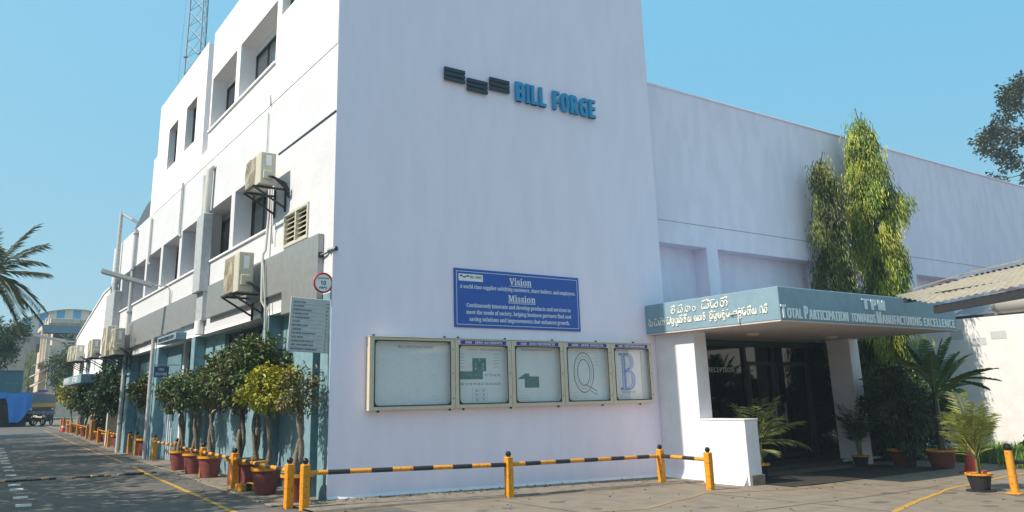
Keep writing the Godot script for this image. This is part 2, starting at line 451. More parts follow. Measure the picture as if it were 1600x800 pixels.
func build_ground() -> void:
	var b := MB.new()
	var xs := [-900., -300., -120., -60., -30., -15., -9., -4., 0., 3., 6., 9., 14., 20., 29., 60., 120., 300., 900.]
	var zs := [900., 300., 120., 60., 30., 15., 9., 5., 2., 0., -2., -4., -4.01, -8., -14., -20., -30., -45., -60., -75., -90., -150., -300., -900.]
	sheet(b, xs, zs, -.03)
	struct("ground", b, M.earth)
	b = MB.new()
	sheet(b, [-7.5, -5, -3, -1.62], span(2.6, -90, 2.0), 0.0)
	struct("road", b, M.street)
	b = MB.new()
	sheet(b, [-1.62, -.8, 0, .6], span(2.6, -90, 2.0), .0)
	struct("road_shoulder", b, M.street)
	b = MB.new()
	sheet(b, span(-30, 0, 5) + [3., 6., 9., 14., 20., 29.], [24., 18., 14., 11., 9., 7., 5.4, 4., 3., 2.6], .0)
	sheet(b, [.6, 3., 6., 9., 14., 20., 29.], [2.6, 1.8, 1., .0, -.48], .0)
	struct("forecourt", b, M.concrete)
	# raised strip of pavement along the front wall and under the potted trees
	b = MB.new()
	var z1 := 1.22
	for i in 16:
		var x0 := -.72 + i * .54; var x1 := x0 + .54
		var za := z1 + .1 * sin(i * 1.3) * .3; var zb := z1 + .1 * sin((i + 1) * 1.3) * .3
		b.quad(gp(x0, za, .035), gp(x1, zb, .035), gp(x1, 0, .035), gp(x0, 0, .035))
		b.quad(gp(x0, za + .03, -.02), gp(x1, zb + .03, -.02), gp(x1, zb, .035), gp(x0, za, .035))
	struct("pavement", b, M.apron)
	b = MB.new()
	var zz := span(0, -60, 1.5)
	for i in zz.size() - 1:
		var a: float = zz[i]; var c: float = zz[i + 1]
		var e := func(z: float): return -.9 - .042 * z + .04 * sin(z * 1.9)
		b.quad(gp(e.call(a), a, .012), gp(.9, a, .012), gp(.9, c, .012), gp(e.call(c), c, .012))
		b.quad(gp(e.call(a) - .04, a, -.02), gp(e.call(a), a, .012), gp(e.call(c), c, .012), gp(e.call(c) - .04, c, -.02))
	struct("pavement_under_pots", b, M.apron)
	# painted lines
	b = MB.new(); ribbon(b, [[-1.75, 3.2], [-1.58, .18], [-1.18, -7.86], [-.95, -11.2]], .09, .005, .012)
	ribbon(b, [[-.82, -13.6], [-.70, -17.5]], .09, .005, .012)
	struct("road_marking_yellow", b, M.line_yellow)
	b = MB.new(); ribbon(b, [[-.69, -18.2], [-.45, -27], [.14, -47]], .10, .005, .014)
	struct("road_marking_pale", b, M.line_worn)
	b = MB.new()
	for p in [[-4.14, -3.25], [-4.08, -4.74], [-4.03, -6.53], [-3.99, -7.7], [-3.87, -10.85], [-3.79, -12.74], [-3.75, -14.19], [-3.68, -15.98], [-3.62, -17.62], [-3.57, -19.26], [-3.5, -21.0], [-3.44, -22.7], [-3.38, -24.4], [-3.3, -26.], [-4.2, -1.6], [-4.26, 0.1]]:
		ribbon(b, [[p[0] - .12, p[1]], [p[0] + .12, p[1] + .02]], .5, .005, .02)
	struct("road_marking_white", b, M.line_white)
	b = MB.new(); ribbon(b, [[-3.43, -15.86], [-.95, -15.94]], .3, .0035, .03)
	struct("road_marking_faded", b, M.line_worn)
	b = MB.new(); ribbon(b, [[6.2, 6.15], [8.0, 5.55], [10.02, 4.99], [13.13, 4.62], [15.5, 4.5]], .09, .005, .012)
	struct("forecourt_marking_yellow", b, M.line_yellow)
	b = MB.new(); ribbon(b, [[1.2, 3.3], [3.62, 3.75], [6.14, 2.72], [7.74, 3.16], [9.4, 3.3]], .07, .005, .018)
	struct("forecourt_marking_faded", b, M.line_worn)
	b = MB.new(); ribbon(b, [[-.6, 1.33], [1.2, 1.40], [4.0, 1.38], [6.0, 1.36], [7.7, 1.30]], .05, .004, .015)
	struct("dirt_line", b, M.line_worn)
	# worn speed breaker across the road
	var t := thing("speed_breaker", "worn low speed breaker of broken black and yellow pieces across the road", "speed bump")
	for i in 24:
		var x0 := -4.4 + i * .145
		if rng.randf() < .12: continue
		var bb := MB.new()
		bb.box(gp(x0 + .07, -8.75 + .012 * i, .018), Vector3(.135, .045, .26 * rng.randf_range(.75, 1.05)), .015, Basis(Vector3.UP, rng.randf_range(-.08, .08)))
		part("piece", bb, M.black_paint if rng.randf() < .6 else M.line_worn, t)
	# drain grating / mat under the porch
	b = MB.new(); sheet(b, [8.32, 10, 12, 14.2], [2.95, 2.2, 1.3], .012)
	tag(part("rubber_mat", b, M.mat_rubber, self), "dark rubber mat on the ground before the glass doors", "mat")
	b = MB.new(); ribbon(b, [[8.25, 3.02], [11.4, 2.36], [14, 1.95]], .035, .006, .006)
	struct("mat_edge_line", b, M.line_worn)
	b = MB.new(); b.bx(8.32, 16.2, -.3, -.08, -.5, .62, .01)
	struct("porch_step", b, M.tile_dark)
	b = MB.new(); b.bx(13.6, 16.2, -.12, -.076, .622, .70, .006)
	struct("porch_step_edge", b, M.plaster_porch)
	b = MB.new(); sheet(b, [16.2, 17.5, 19.0, 20], [6.2, 5.0, 3.0, 1.0], .012)
	var gr := part("lawn_soil", b, M.grass, self); gr.set_meta("kind", "structure")
# ---------------------------------------------------------------- office block
const L := Vector3(0, 0, 1)   # u axis of the side wall
func window_unit(parent: Node, x: float, z0: float, z1: float, y0: float, y1: float, mullions: int, glass := "pane_dark") -> void:
	# a window in a plane facing -x: frame with bars, panes as sub-parts
	var f := MB.new()
	var fr := .055
	f.bx(x, x + .06, y0, y0 + fr, z0, z1); f.bx(x, x + .06, y1 - fr, y1, z0, z1)
	f.bx(x + .002, x + .058, y0 + fr, y1 - fr, z0, z0 + fr); f.bx(x + .002, x + .058, y0 + fr, y1 - fr, z1 - fr, z1)
	var st := (z1 - z0) / (mullions + 1)
	for i in mullions:
		var z := z0 + st * (i + 1)
		f.bx(x + .002, x + .058, y0 + fr, y1 - fr, z - .022, z + .022)
	var w := part("window", f, M.window_frame, parent)
	for i in mullions + 1:
		pbox("pane", x + .028, x + .036, y0 + fr, y1 - fr, z0 + st * i + (fr if i == 0 else .022), z0 + st * (i + 1) - (fr if i == mullions else .022), M[glass], w, 0.0)
func build_office() -> void:
	var o := thing("office_building", "white three-storey office block with a blank corner wall and recessed side windows", "building")
	var b := MB.new()
	# blank front wall of the corner tower
	b.panel(Vector3.ZERO, Vector3.RIGHT, Vector3.UP, .006, [0.0, W, -.3, TOP])
	part("front_wall", b, M.plaster_front, o)
	b = MB.new()   # plaster fillet along the foot of the front wall
	for i in 28:
		var x0 := i * W / 28; var x1 := (i + 1) * W / 28
		var a := rng.randf_range(.03, .06)
		b.quad(gp(x0, .055, .02), gp(x1, .055, .02), Vector3(x1, gh(x1, 0) + .085, .003), Vector3(x0, gh(x0, 0) + .085, .003))
	part("wall_foot", b, M.plaster_porch, o)
	# side wall: lower paint up to 8.5, upper paint above
	var low := [[-24.4, -3.7, 5.31, 6.78], [-2.57, -1.22, 4.70, 5.41]]
	b = MB.new()
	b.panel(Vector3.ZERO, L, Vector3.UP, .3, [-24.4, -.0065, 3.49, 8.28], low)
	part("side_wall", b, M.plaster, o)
	var up := [[-9.2, -6.85, 9.27, 10.86], [-6.5, -3.65, 9.27, 10.86], [-3.33, -1.5, 10.31, 11.35], [-14.75, -13.45, 9.48, 10.97], [-12.3, -11.0, 9.48, 10.97], [-9.97, -9.33, 8.72, 13.0]]
	b = MB.new()
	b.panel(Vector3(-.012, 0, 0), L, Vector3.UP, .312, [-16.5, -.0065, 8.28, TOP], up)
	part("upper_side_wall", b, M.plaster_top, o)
	b = MB.new()
	b.bx(.30, .9, 8.6, 8.72, -9.97, -9.33)
	b.bx(.55, .6, 8.72, TOP, -9.97, -9.33)
	part("slot_back", b, M.plaster, o)
	# roofs, inner and rear walls closing the block
	b = MB.new()
	b.bx(.3, W, TOP - .5, TOP - .3, -9.3, -.3); b.bx(.3, 8.0, TOP - .5, TOP - .3, -16.5, -9.97)
	b.bx(.3, W, 7.3, 7.5, -24.4, -16.5)
	b.bx(W - .3, W, -.3, TOP, -9.3, -.3); b.bx(W - .3, W, -.3, TOP, -16.5, -9.3); b.bx(W - .3, W, -.3, 8.28, -24.4, -16.5)
	b.bx(.3, W - .3, 8.28, TOP, -16.5, -16.2); b.bx(.3, W - .3, -.3, 8.28, -24.4, -24.1)
	b.bx(1.3, 1.5, .0, TOP - .5, -24.1, -.3)
	part("inner_walls", b, M.room_white, o)
	b = MB.new(); b.bx(-.014, .34, TOP, TOP + .04, -9.32, .002, .004); b.bx(-.014, .34, TOP, TOP + .04, -16.5, -9.98, .004)
	b.bx(.34, W, TOP, TOP + .04, -.3, .002, .004); b.bx(-.004, .34, 8.281, 8.32, -24.42, -16.52, .004)
	b.bx(.002, .3, 8.32, 10.5, -17.1, -16.52, .01)
	part("coping", b, M.plaster_top, o)
	# second-floor recess
	b = MB.new()
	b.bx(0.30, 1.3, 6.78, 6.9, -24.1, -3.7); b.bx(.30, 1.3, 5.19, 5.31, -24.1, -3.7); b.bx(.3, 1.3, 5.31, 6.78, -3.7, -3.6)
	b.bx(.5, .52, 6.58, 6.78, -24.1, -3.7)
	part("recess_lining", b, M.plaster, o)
	b = MB.new(); b.bx(-.05, .46, 5.27, 5.33, -24.4, -3.66, .01)
	part("sill", b, M.plaster_top, o)
	var fz := [-3.7, -6.45, -9.15, -11.85, -14.45, -16.95, -19.3, -21.8, -24.1]
	for i in range(1, fz.size() - 1):
		pbox("fin", -.008, .44, 5.332, 6.78, fz[i] - .15, fz[i] + .15, M.plaster, o, .01)
	for i in fz.size() - 1:
		window_unit(o, .45, fz[i + 1] + .15, fz[i] - .15, 5.332, 6.58, 2)
	# third-floor recess and small windows
	b = MB.new()
	b.bx(.3, 1.3, 10.86, 11.0, -9.2, -3.65); b.bx(.3, 1.3, 9.15, 9.27, -9.2, -3.65)
	b.bx(.3, 1.3, 9.27, 10.86, -9.29, -9.2); b.bx(.3, 1.3, 9.27, 10.86, -3.65, -3.55); b.bx(.3, .42, 9.27, 10.86, -6.85, -6.5)
	b.bx(.42, .44, 10.62, 10.86, -9.2, -6.85); b.bx(.42, .44, 10.62, 10.86, -6.5, -3.65)
	part("upper_recess_lining", b, M.plaster_top, o)
	b = MB.new(); b.bx(-.06, .4, 9.21, 9.29, -9.3, -3.6, .012)
	part("sill", b, M.plaster_top, o)
	window_unit(o, .4, -9.2, -6.85, 9.292, 10.62, 2); window_unit(o, .4, -6.5, -3.65, 9.292, 10.62, 2, "pane_mid")
	for q in [[-14.75, -13.45], [-12.3, -11.0]]: window_unit(o, .2, q[0], q[1], 9.48, 10.97, 1)
	window_unit(o, .18, -3.33, -1.5, 10.31, 11.35, 2, "pane_mid")
	# drip ledge at the second floor
	b = MB.new(); b.bx(-.022, 0.0, 6.88, 6.91, -3.15, .0, .004)
	part("ledge", b, M.logo_dark, o)
	# ventilation louvre
	b = MB.new()
	var lz := [-2.57, -1.22]
	b.bx(-.03, .1, 4.70, 4.75, lz[0], lz[1]); b.bx(-.03, .1, 5.36, 5.41, lz[0], lz[1])
	for z in [lz[0] + .03, -1.895, lz[1] - .03]: b.bx(-.031, .1, 4.75, 5.36, z - .03, z + .03)
	var lv := part("louvre_window", b, M.cream, o)
	for k in 2:
		for i in 6:
			var bb := MB.new()
			bb.box(Vector3(.045, 4.80 + i * .101, -2.23 + k * .672), Vector3(.11, .012, .60), .0, Basis(Vector3.BACK, .75))
			part("slat", bb, M.cream, lv)
	pbox("louvre_back", .16, .2, 4.7, 5.41, -2.57, -1.22, M.cavity, o, 0.0)
	# ground floor: white beam, its soffit, columns, walls
	b = MB.new(); b.bx(.002, .3, 3.48, 3.80, -18.9, -2.3); b.bx(0.0, .9, 3.40, 3.48, -18.9, -2.3)
	part("beam", b, M.plaster_top, o)
	for q in [[-3.69, -3.33], [-9.7, -9.34], [-14.45, -13.85], [-18.9, -18.4]]: pbox("column", 0.0, .55, -.05, 3.40, q[0], q[1], M.teal, o, .01)
	pbox("column", .004, .6, -.05, 3.49, -.46, -.007, M.teal, o); pbox("column", .003, .6, -.05, 3.49, -1.75, -.82, M.teal, o)
	for q in [[-3.33, -1.75, []], [-9.34, -3.69, [[-7.55, -3.9, 1.95, 3.34], [-8.95, -8.2, .6, 2.75]]], [-13.85, -11.3, []], [-18.4, -14.45, [[-16.0, -15.1, 1.6, 2.9]]]]:
		b = MB.new(); b.panel(Vector3(.3, 0, 0), L, Vector3.UP, .2, [q[0], q[1], -.05, 3.40], q[2])
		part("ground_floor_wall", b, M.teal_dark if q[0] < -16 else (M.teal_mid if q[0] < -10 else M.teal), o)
	b = MB.new(); b.bx(.5, .6, -.05, 3.40, -.82, -.46); b.bx(.62, .7, .0, 3.4, -11.3, -9.7); b.bx(.62, .64, 0.6, 2.75, -8.95, -8.2)
	part("dark_recess", b, M.teal_dark, o)
	window_unit(o, .40, -7.55, -3.9, 1.95, 3.34, 5, "pane_mid")
	window_unit(o, .36, -16.0, -15.1, 1.6, 2.9, 1, "pane_mid")
	b = MB.new(); b.bx(.2, .34, -.05, 3.38, -11.42, -11.24, .01)
	part("pilaster", b, M.plaster, o)
	b = MB.new(); b.bx(.5, .56, .9, 2.95, -10.75, -10.72); b.bx(.5, .56, .9, 2.95, -10.0, -9.97); b.bx(.5, .56, .86, .96, -10.72, -10.0); b.bx(.5, .56, 2.86, 2.95, -10.72, -10.0)
	var dw := part("display_window", b, M.plaster_top, o)
	pbox("pane", .53, .535, .96, 2.86, -10.72, -10.0, M.pane_mid, dw, 0.0)
	for i in 5:   # dark roller shutter slats above the doorway
		pbox("shutter_slat", .40 - .03 * i, .46 - .03 * i, 3.30 - i * .085, 3.37 - i * .085, -11.2, -9.72, M.iron, o, .01)
	b = MB.new()
	for i in 4: b.bx(.12, .30, 2.28 + i * .14, 2.31 + i * .14, -15.95, -15.15)
	part("louvre_hood", b, M.pipe_grey, o)
	# silver fascia panels
	pbox("fascia_panel", -.12, -.004, 3.30, 4.62, -2.26, -.42, M.silver, o, .008)
	var px := [-2.262, -3.6, -5.05, -6.55, -7.93]
	for i in px.size() - 1: pbox("fascia_panel", -.118 - .002 * (i % 2), -.003, 3.76, 4.60, px[i + 1] + .002, px[i] - .002, M.silver, o, .006)
	px = [-8.95, -10.6, -12.3, -14.0, -15.7, -17.3, -18.9]
	for i in px.size() - 1: pbox("fascia_panel", -.118 - .002 * (i % 2), -.003, 3.76 - .02 * i, 4.60, px[i + 1] + .002, px[i] - .002, M.silver, o, .006)
	# low rear part: teal front with white band above, and the white block with the sloping parapet
	b = MB.new()
	b.panel(Vector3(1.6, 0, 0), L, Vector3.UP, .25, [-24.4, -18.9, -.05, 3.49], [[-20.8, -19.6, .0, 2.4], [-23.4, -22.2, .0, 2.4]])
	b.bx(.3, 1.6, 3.40, 3.49, -24.4, -18.9); b.bx(.55, 1.6, -.05, 3.4, -18.9, -18.7)
	part("ground_floor_wall", b, M.teal_dark, o)
	b = MB.new(); b.bx(1.8, 1.88, .1, 2.4, -20.8, -19.6); b.bx(1.8, 1.88, .1, 2.4, -23.4, -22.2)
	part("dark_doorway", b, M.cavity, o)
	pbox("column", 1.35, 1.62, -.05, 3.40, -21.9, -21.45, M.teal, o)
	pbox("column", 1.35, 1.62, -.05, 3.40, -24.4, -24.0, M.teal, o)
	pbox("overhang_wall", .0, .3, 2.75, 3.49, -24.4, -18.9, M.teal, o)
	var k := thing("rear_block", "white low block with sloping parapet beyond the silver band", "building")
	b = MB.new()
	var pts := [[-24.42, 6.62], [-26.0, 6.56], [-34.0, 5.12]]
	for i in 2:
		var p = pts[i]; var q = pts[i + 1]
		b.quad(Vector3(0, 3.15, q[0]), Vector3(0, 3.15, p[0]), Vector3(0, p[1], p[0]), Vector3(0, q[1], q[0]))
		b.quad(Vector3(.3, 3.15, p[0]), Vector3(.3, 3.15, q[0]), Vector3(.3, q[1], q[0]), Vector3(.3, p[1], p[0]))
		b._q(Vector3(-.0, p[1], p[0]), Vector3(.3, p[1], p[0]), Vector3(.3, q[1], q[0]), Vector3(-.0, q[1], q[0]), Vector3.UP)
	b.bx(.0, 6, 3.15, 5.12, -34.2, -34.0); b.bx(.3, 6, 4.7, 4.9, -34.0, -24.5); b.bx(0, .3, 3.05, 3.15, -34.2, -24.42)
	part("wall", b, M.plaster_top, k)
	b = MB.new()
	for i in 2:
		var p = pts[i]; var q = pts[i + 1]
		b.bar(Vector3(.15, p[1] + .03, p[0]), Vector3(.15, q[1] + .03, q[0]), .4, .06)
	part("coping", b, M.plaster_top, k)
	b = MB.new()
	b.panel(Vector3(1.9, 0, 0), L, Vector3.UP, .2, [-34.2, -24.42, .0, 3.05], [[-27.2, -26.2, .0, 2.2], [-30.5, -29.0, 1.2, 2.3]])
	b.bx(1.9, 6, .0, 3.05, -34.4, -34.2); b.bx(.0, 6, 3.0, 3.05, -34.2, -24.42)
	part("ground_floor_wall", b, M.teal, k)
	for q in [-25.5, -28.2, -31.0, -33.8]: pbox("column", 1.7, 1.9, .0, 3.0, q - .16, q + .16, M.teal, k, .01)
	pbox("dark_doorway", 2.15, 2.25, .1, 2.3, -30.5, -26.2, M.cavity, k)
	for z in [-27.0, -29.4, -31.8]:
		b = MB.new(); b.bx(-.02, .02, 3.2, 3.85, z, z + .22)
		part("wall_stain_strip", b, M.pipe_grey, k)
# ---------------------------------------------------------------- long wing to the right
func build_wing() -> void:
	var o := thing("factory_wing", "long white factory hall with recessed wall bays behind the trees", "building")
	var b := MB.new()
	var holes := [[8.75, 10.54, .0, 5.29], [10.96, 15.4, 2.96, 5.29], [15.82, 20.27, .0, 5.29], [20.68, 25.1, .0, 5.29], [25.5, 30., .0, 5.29]]
	b.panel(Vector3(0, 0, -.5), Vector3.RIGHT, Vector3.UP, .25, [W, 36., -.4, 5.86], [[8.34, 18.2, -.3, 2.95]] + holes)
	part("front_wall", b, M.plaster_wing, o)
	b = MB.new()
	b.panel(Vector3(0, 0, -.494), Vector3.RIGHT, Vector3.UP, .256, [W, 36., 5.875, 9.47])
	part("upper_wall", b, M.plaster_wing, o)
	b = MB.new()
	b.bx(W, 36, 5.86, 5.875, -.75, -.53)
	part("groove", b, M.grey_facade, o)
	b = MB.new()
	b.bx(W, 18.3, 3.052, 5.5, -1.05, -.95); b.bx(18.302, 30.2, -.4, 5.5, -1.05, -.95)
	for x in [8.75, 10.54, 10.96, 15.4, 15.82, 20.27, 20.68, 25.1, 25.5, 30.0]: b.bx(x - .06 if x in [8.75, 10.96, 15.82, 20.68, 25.5] else x, x if x in [8.75, 10.96, 15.82, 20.68, 25.5] else x + .06, 2.99, 5.29, -.95, -.75)
	b.bx(W, 30.2, 5.29, 5.4, -.95, -.75)
	part("recess_back", b, M.plaster_wing, o)
	b = MB.new()
	b.bx(W, 36, 9.47, 9.52, -.8, -.46, .01)
	part("coping", b, M.plaster_wing, o)
	b = MB.new()
	b.bx(W, 36, 9.0, 9.2, -5.5, -.75); b.bx(W, 36, -.4, 9.2, -5.7, -5.5); b.bx(35.8, 36, -.4, 9.2, -5.5, -.75)
	part("roof", b, M.grey_facade, o)
	# glazed reception front between porch wall and pillar, set in the wing wall
	var g := "glass_dark"
	var x0 := 8.34; var x1 := 18.2
	b = MB.new()
	b.bx(x0, x1, 2.78, 2.95, -.62, -.48)
	b.bx(x0, x1, -.3, -.08, -.62, -.48)
	var mx := [8.36, 9.9, 11.62, 12.75, 14.24, 15.4, 16.9, 18.16]
	for x in mx: b.bx(x - .05, x + .05, -.08, 2.78, -.61, -.485)
	var gf := part("glazing_frame", b, M.window_frame, o)
	for i in mx.size() - 1:
		pbox("pane", mx[i] + .05, mx[i + 1] - .05, -.08, 2.78, -.555, -.545, M[g], gf, 0.0)
	for q in [[11.70, 12.67], [12.83, 14.16]]:
		b = MB.new()
		for x in q: b.bx(x - .05, x + .05, -.05, 2.4, -.53, -.47)
		b.bx(q[0] + .05, q[1] - .05, 2.3, 2.4, -.53, -.47); b.bx(q[0] + .05, q[1] - .05, -.05, .06, -.53, -.47)
		var d := part("door", b, M.window_frame, o)
		b = MB.new()
		var hx: float = q[1] - .12 if q[0] < 12 else q[0] + .12
		b.tube([Vector3(hx, .75, -.40), Vector3(hx, 1.35, -.40)], .016, 8); b.bx(hx - .01, hx + .01, .8, .82, -.47, -.4); b.bx(hx - .01, hx + .01, 1.28, 1.3, -.47, -.4)
		part("handle", b, M.steel, d)
		b = MB.new(); b.tube([Vector3(hx, 1.0, -.465), Vector3(hx, 1.0, -.46)], .085, 18)
		part("round_sticker", b, M.grey_print, d)
	lettering("lettering", "RECEPTION", "sans_bold", 1.0, .12, .006, M.sign_plate, o, Transform3D(Basis(), Vector3(10.22, 2.13, -.544)))
	b = MB.new()
	b.bx(x0, x1, -.3, -.09, -4.5, -.62); b.bx(x0, x1, 2.96, 3.05, -4.5, -.62); b.bx(x0, x1, -.1, 3.0, -4.6, -4.5); b.bx(x0 - .1, x0, -.1, 3.0, -4.5, -.62); b.bx(x1, x1 + .1, -.1, 3.0, -4.5, -.62)
	b.bx(10.6, 13.0, -.09, 1.0, -3.4, -2.9)
	part("reception_room", b, M.cavity, o)
# ---------------------------------------------------------------- entrance porch
func build_porch() -> void:
	var o := thing("entrance_porch", "entrance porch with white side wall and blue-grey lettered canopy", "porch")
	var x0 := 7.65; var x1 := 14.31; var z1 := 3.58
	var b := MB.new(); b.bx(x0, x1, 2.955, 3.60, .004, z1, .012)
	b.bx(W + .02, x1, 2.955, 3.6, -.49, .004)
	part("canopy", b, M.porch_paint, o)
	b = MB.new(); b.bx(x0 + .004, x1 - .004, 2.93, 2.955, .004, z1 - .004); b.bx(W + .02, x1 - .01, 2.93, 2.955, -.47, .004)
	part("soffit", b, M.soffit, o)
	b = MB.new()   # white side wall, high part and low part
	b.bx(7.9, 8.3, -.35, 2.93, .004, 1.15, .008)
	b.bx(7.9, 8.3, -.35, 1.075, 1.152, 2.29, .008)
	b.bx(7.885, 8.315, 1.075, 1.10, 1.16, 2.305, .006)
	for i in 8:   # curved plaster foot
		var t0 := i / 8.0; var t1 := (i + 1) / 8.0
		var f := func(t: float): return Vector2(7.9 - .16 * pow(t, 2.2), -.17 + .30 * (1 - t) - .0)
		var p: Vector2 = f.call(t0); var q: Vector2 = f.call(t1)
		b._q(Vector3(p.x, p.y, .02), Vector3(p.x, p.y, 2.25), Vector3(q.x, q.y, 2.25), Vector3(q.x, q.y, .02), Vector3(-1, .5, 0))
		b.tri(Vector3(7.9, p.y, 2.25), Vector3(q.x, q.y, 2.25), Vector3(p.x, p.y, 2.25)); b.tri(Vector3(7.9, p.y, 2.25), Vector3(7.9, q.y, 2.25), Vector3(q.x, q.y, 2.25))
	part("side_wall", b, M.plaster_porch, o)
	pbox("plinth", 7.93, 8.33, -.3, .03, 2.293, 2.33, M.apron, o)
	b = MB.new(); b.bx(14.02, 14.42, -.3, 2.93, .30, .95, .008)
	part("pillar", b, M.plaster_porch, o)
	for x in [9.75, 12.75]:
		b = MB.new(); b.lathe([Vector2(0, -.07), Vector2(.1, -.06), Vector2(.16, -.03), Vector2(.17, 0)], Vector3(x, 2.93, 1.25), 20)
		part("ceiling_lamp", b, M.cream, o)
	# lettering on the front: TPM letter by letter, then the line in large and small capitals
	var zf := z1 + .004
	var tp := [["T", 10.44, .27], ["P", 10.77, .21], ["M", 11.03, .27]]
	for q in tp: lettering("letter", q[0], "sans_bold", q[2], .225, .014, M.letter_grey, o, Transform3D(Basis(), Vector3(q[1], 3.278, zf)), .03)
	var words := [["T", 7.67, .16, .255], ["OTAL", 7.85, .47, .195], ["P", 8.39, .13, .255], ["ARTICIPATION", 8.54, 1.33, .195], ["TOWARDS", 9.97, .90, .185], ["M", 10.92, .18, .25], ["ANUFACTURING", 11.12, 1.59, .195], ["EXCELLENCE", 12.80, 1.37, .19]]
	for wd in words: lettering("lettering", wd[0], "sans_bold", wd[2], wd[3], .014, M.letter_grey, o, Transform3D(Basis(), Vector3(wd[1], 2.995, zf)), .009)
	# Kannada lettering on the left end
	kannada(o, "ti . pi . e o", Vector3(x0 - .004, 3.335, .80), .77, .15)
	kannada(o, "gho sha ne", Vector3(x0 - .004, 3.345, 1.68), .74, .165)
	var ws := [["sam puu rn", .10, .53], ["paa l lu vi ke ya", .67, .72], ["muu la ka", 1.45, .35], ["shre sta ma tta da", 1.87, .55], ["u tpaa da ne ya", 2.48, .59], ["gu ri", 3.13, .20]]
	for w in ws: kannada(o, w[0], Vector3(x0 - .004, 3.115, w[1]), w[2], .15)
	b = MB.new(); b.tube([Vector3(x0 - .03, 3.16, 2.42), Vector3(x0 - .03, 3.16, 2.62), Vector3(x0 - .03, 2.98, 2.62)], .02, 6)
	part("drain_pipe", b, M.pipe_grey, o)
# strokes of the syllables, in a unit box: a cx cy rx ry from to (degrees) | l x0 y0 x1 y1
const GL := {
	"ta": "a .5 .38 .42 .38 130 410|l .15 .97 .8 .97|a .32 .55 .16 .16 0 360", "pa": "a .27 .38 .24 .38 120 360|a .74 .38 .24 .38 180 420|l .1 .98 .6 .98",
	"ea": "a .35 .4 .3 .38 60 330|a .75 .4 .22 .32 -60 200", "o": "a .5 .3 .3 .3 0 360", "gha": "a .2 .35 .18 .33 120 360|a .5 .35 .15 .33 180 360|a .8 .35 .18 .33 180 420|l .1 .98 .5 .98",
	"sha": "a .27 .38 .24 .38 120 360|a .74 .38 .24 .38 180 420|l .25 .2 .9 .6|l .1 .98 .6 .98", "nna": "a .3 .35 .25 .35 0 360|a .75 .35 .2 .35 -90 180|l .1 .98 .6 .98",
	"sa": "a .3 .4 .26 .36 30 330|a .72 .36 .22 .34 150 420|l .05 .97 .4 .97", "ra": "a .5 .38 .38 .38 110 430|l .2 .98 .75 .98", "ya": "a .22 .35 .2 .33 0 360|a .6 .33 .18 .31 180 360|a .88 .4 .14 .4 180 420",
	"ma": "a .22 .5 .18 .3 120 420|a .5 .3 .28 .3 180 360|a .85 .45 .14 .4 180 400", "la": "a .35 .35 .3 .33 60 400|a .78 .4 .18 .38 180 430", "ka": "l .1 .98 .8 .98|l .45 .98 .45 .55|a .45 .28 .3 .26 0 360|l .1 .62 .85 .62",
	"ga": "a .5 .3 .4 .62 0 180|l .1 .3 .1 0|l .9 .3 .9 0", "da": "a .5 .36 .4 .36 140 400|l .2 .98 .7 .98|a .5 .2 .12 .12 0 360", "na": "a .5 .38 .36 .36 -40 220|l .2 .98 .7 .98|a .25 .2 .14 .14 0 360",
	"th": "a .5 .34 .4 .34 0 360|l .3 .98 .8 .98|a .5 .34 .15 .34 0 180", "ua": "a .35 .35 .3 .34 40 360|a .8 .4 .2 .4 180 450", "va": "a .3 .38 .26 .36 0 360|a .75 .38 .2 .36 180 420|l .1 .98 .6 .98",
	"i": "a .72 .98 .2 .14 -80 200", "e": "l .2 .98 .9 1.12|a .85 1.0 .12 .14 -90 180", "aa": "a 1.1 .6 .14 .36 -90 120", "u": "a 1.12 .25 .14 .25 150 420", "s": "a .5 -.18 .26 .15 150 400", "r": "a .2 -.12 .35 .14 200 360", "dot": "a .5 .06 .06 .06 0 360",
}
const SY := {"ti": "ta i", "pi": "pa i", "e": "ea", "o": "o", "gho": "gha e aa", "sha": "sha", "ne": "nna e", "sam": "sa", "puu": "pa u", "rn": "nna", "paa": "pa aa", "l": "la s", "lu": "la u s", "vi": "va i", "ke": "ka e", "ya": "ya", "muu": "ma u", "la": "la", "ka": "ka", "shre": "sa e r", "sta": "sha s", "ma": "ma", "tta": "ta s", "da": "da", "u": "ua", "tpaa": "th aa s", "gu": "ga u", "ri": "ra i", ".": "dot"}
func kannada(parent: Node, text: String, at: Vector3, width: float, h: float) -> void:
	var toks := text.split(" ")
	var total := 0.0
	for t in toks: total += .35 if t == "." else 1.25
	var k := width / total
	var b := MB.new()
	var x := 0.0
	var th := h * .17
	for t in toks:
		for g in SY[t].split(" "):
			for st in GL[g].split("|"):
				var q: PackedStringArray = st.split(" ")
				var pts := []
				if q[0] == "l": pts = [Vector2(float(q[1]), float(q[2])), Vector2(float(q[3]), float(q[4]))]
				else:
					for i in 13:
						var a := deg_to_rad(lerpf(float(q[5]), float(q[6]), i / 12.0))
						pts.append(Vector2(float(q[1]) + cos(a) * float(q[3]), float(q[2]) + sin(a) * float(q[4])))
				var l := []
				for p in pts: l.append(at + Vector3(-.004, p.y * h, (x + p.x * (.4 if t == "." else 1.0)) * k))
				b.tube(l, th * .5, 4)
		x += .35 if t == "." else 1.25
	part("lettering", b, M.letter_cream, parent)
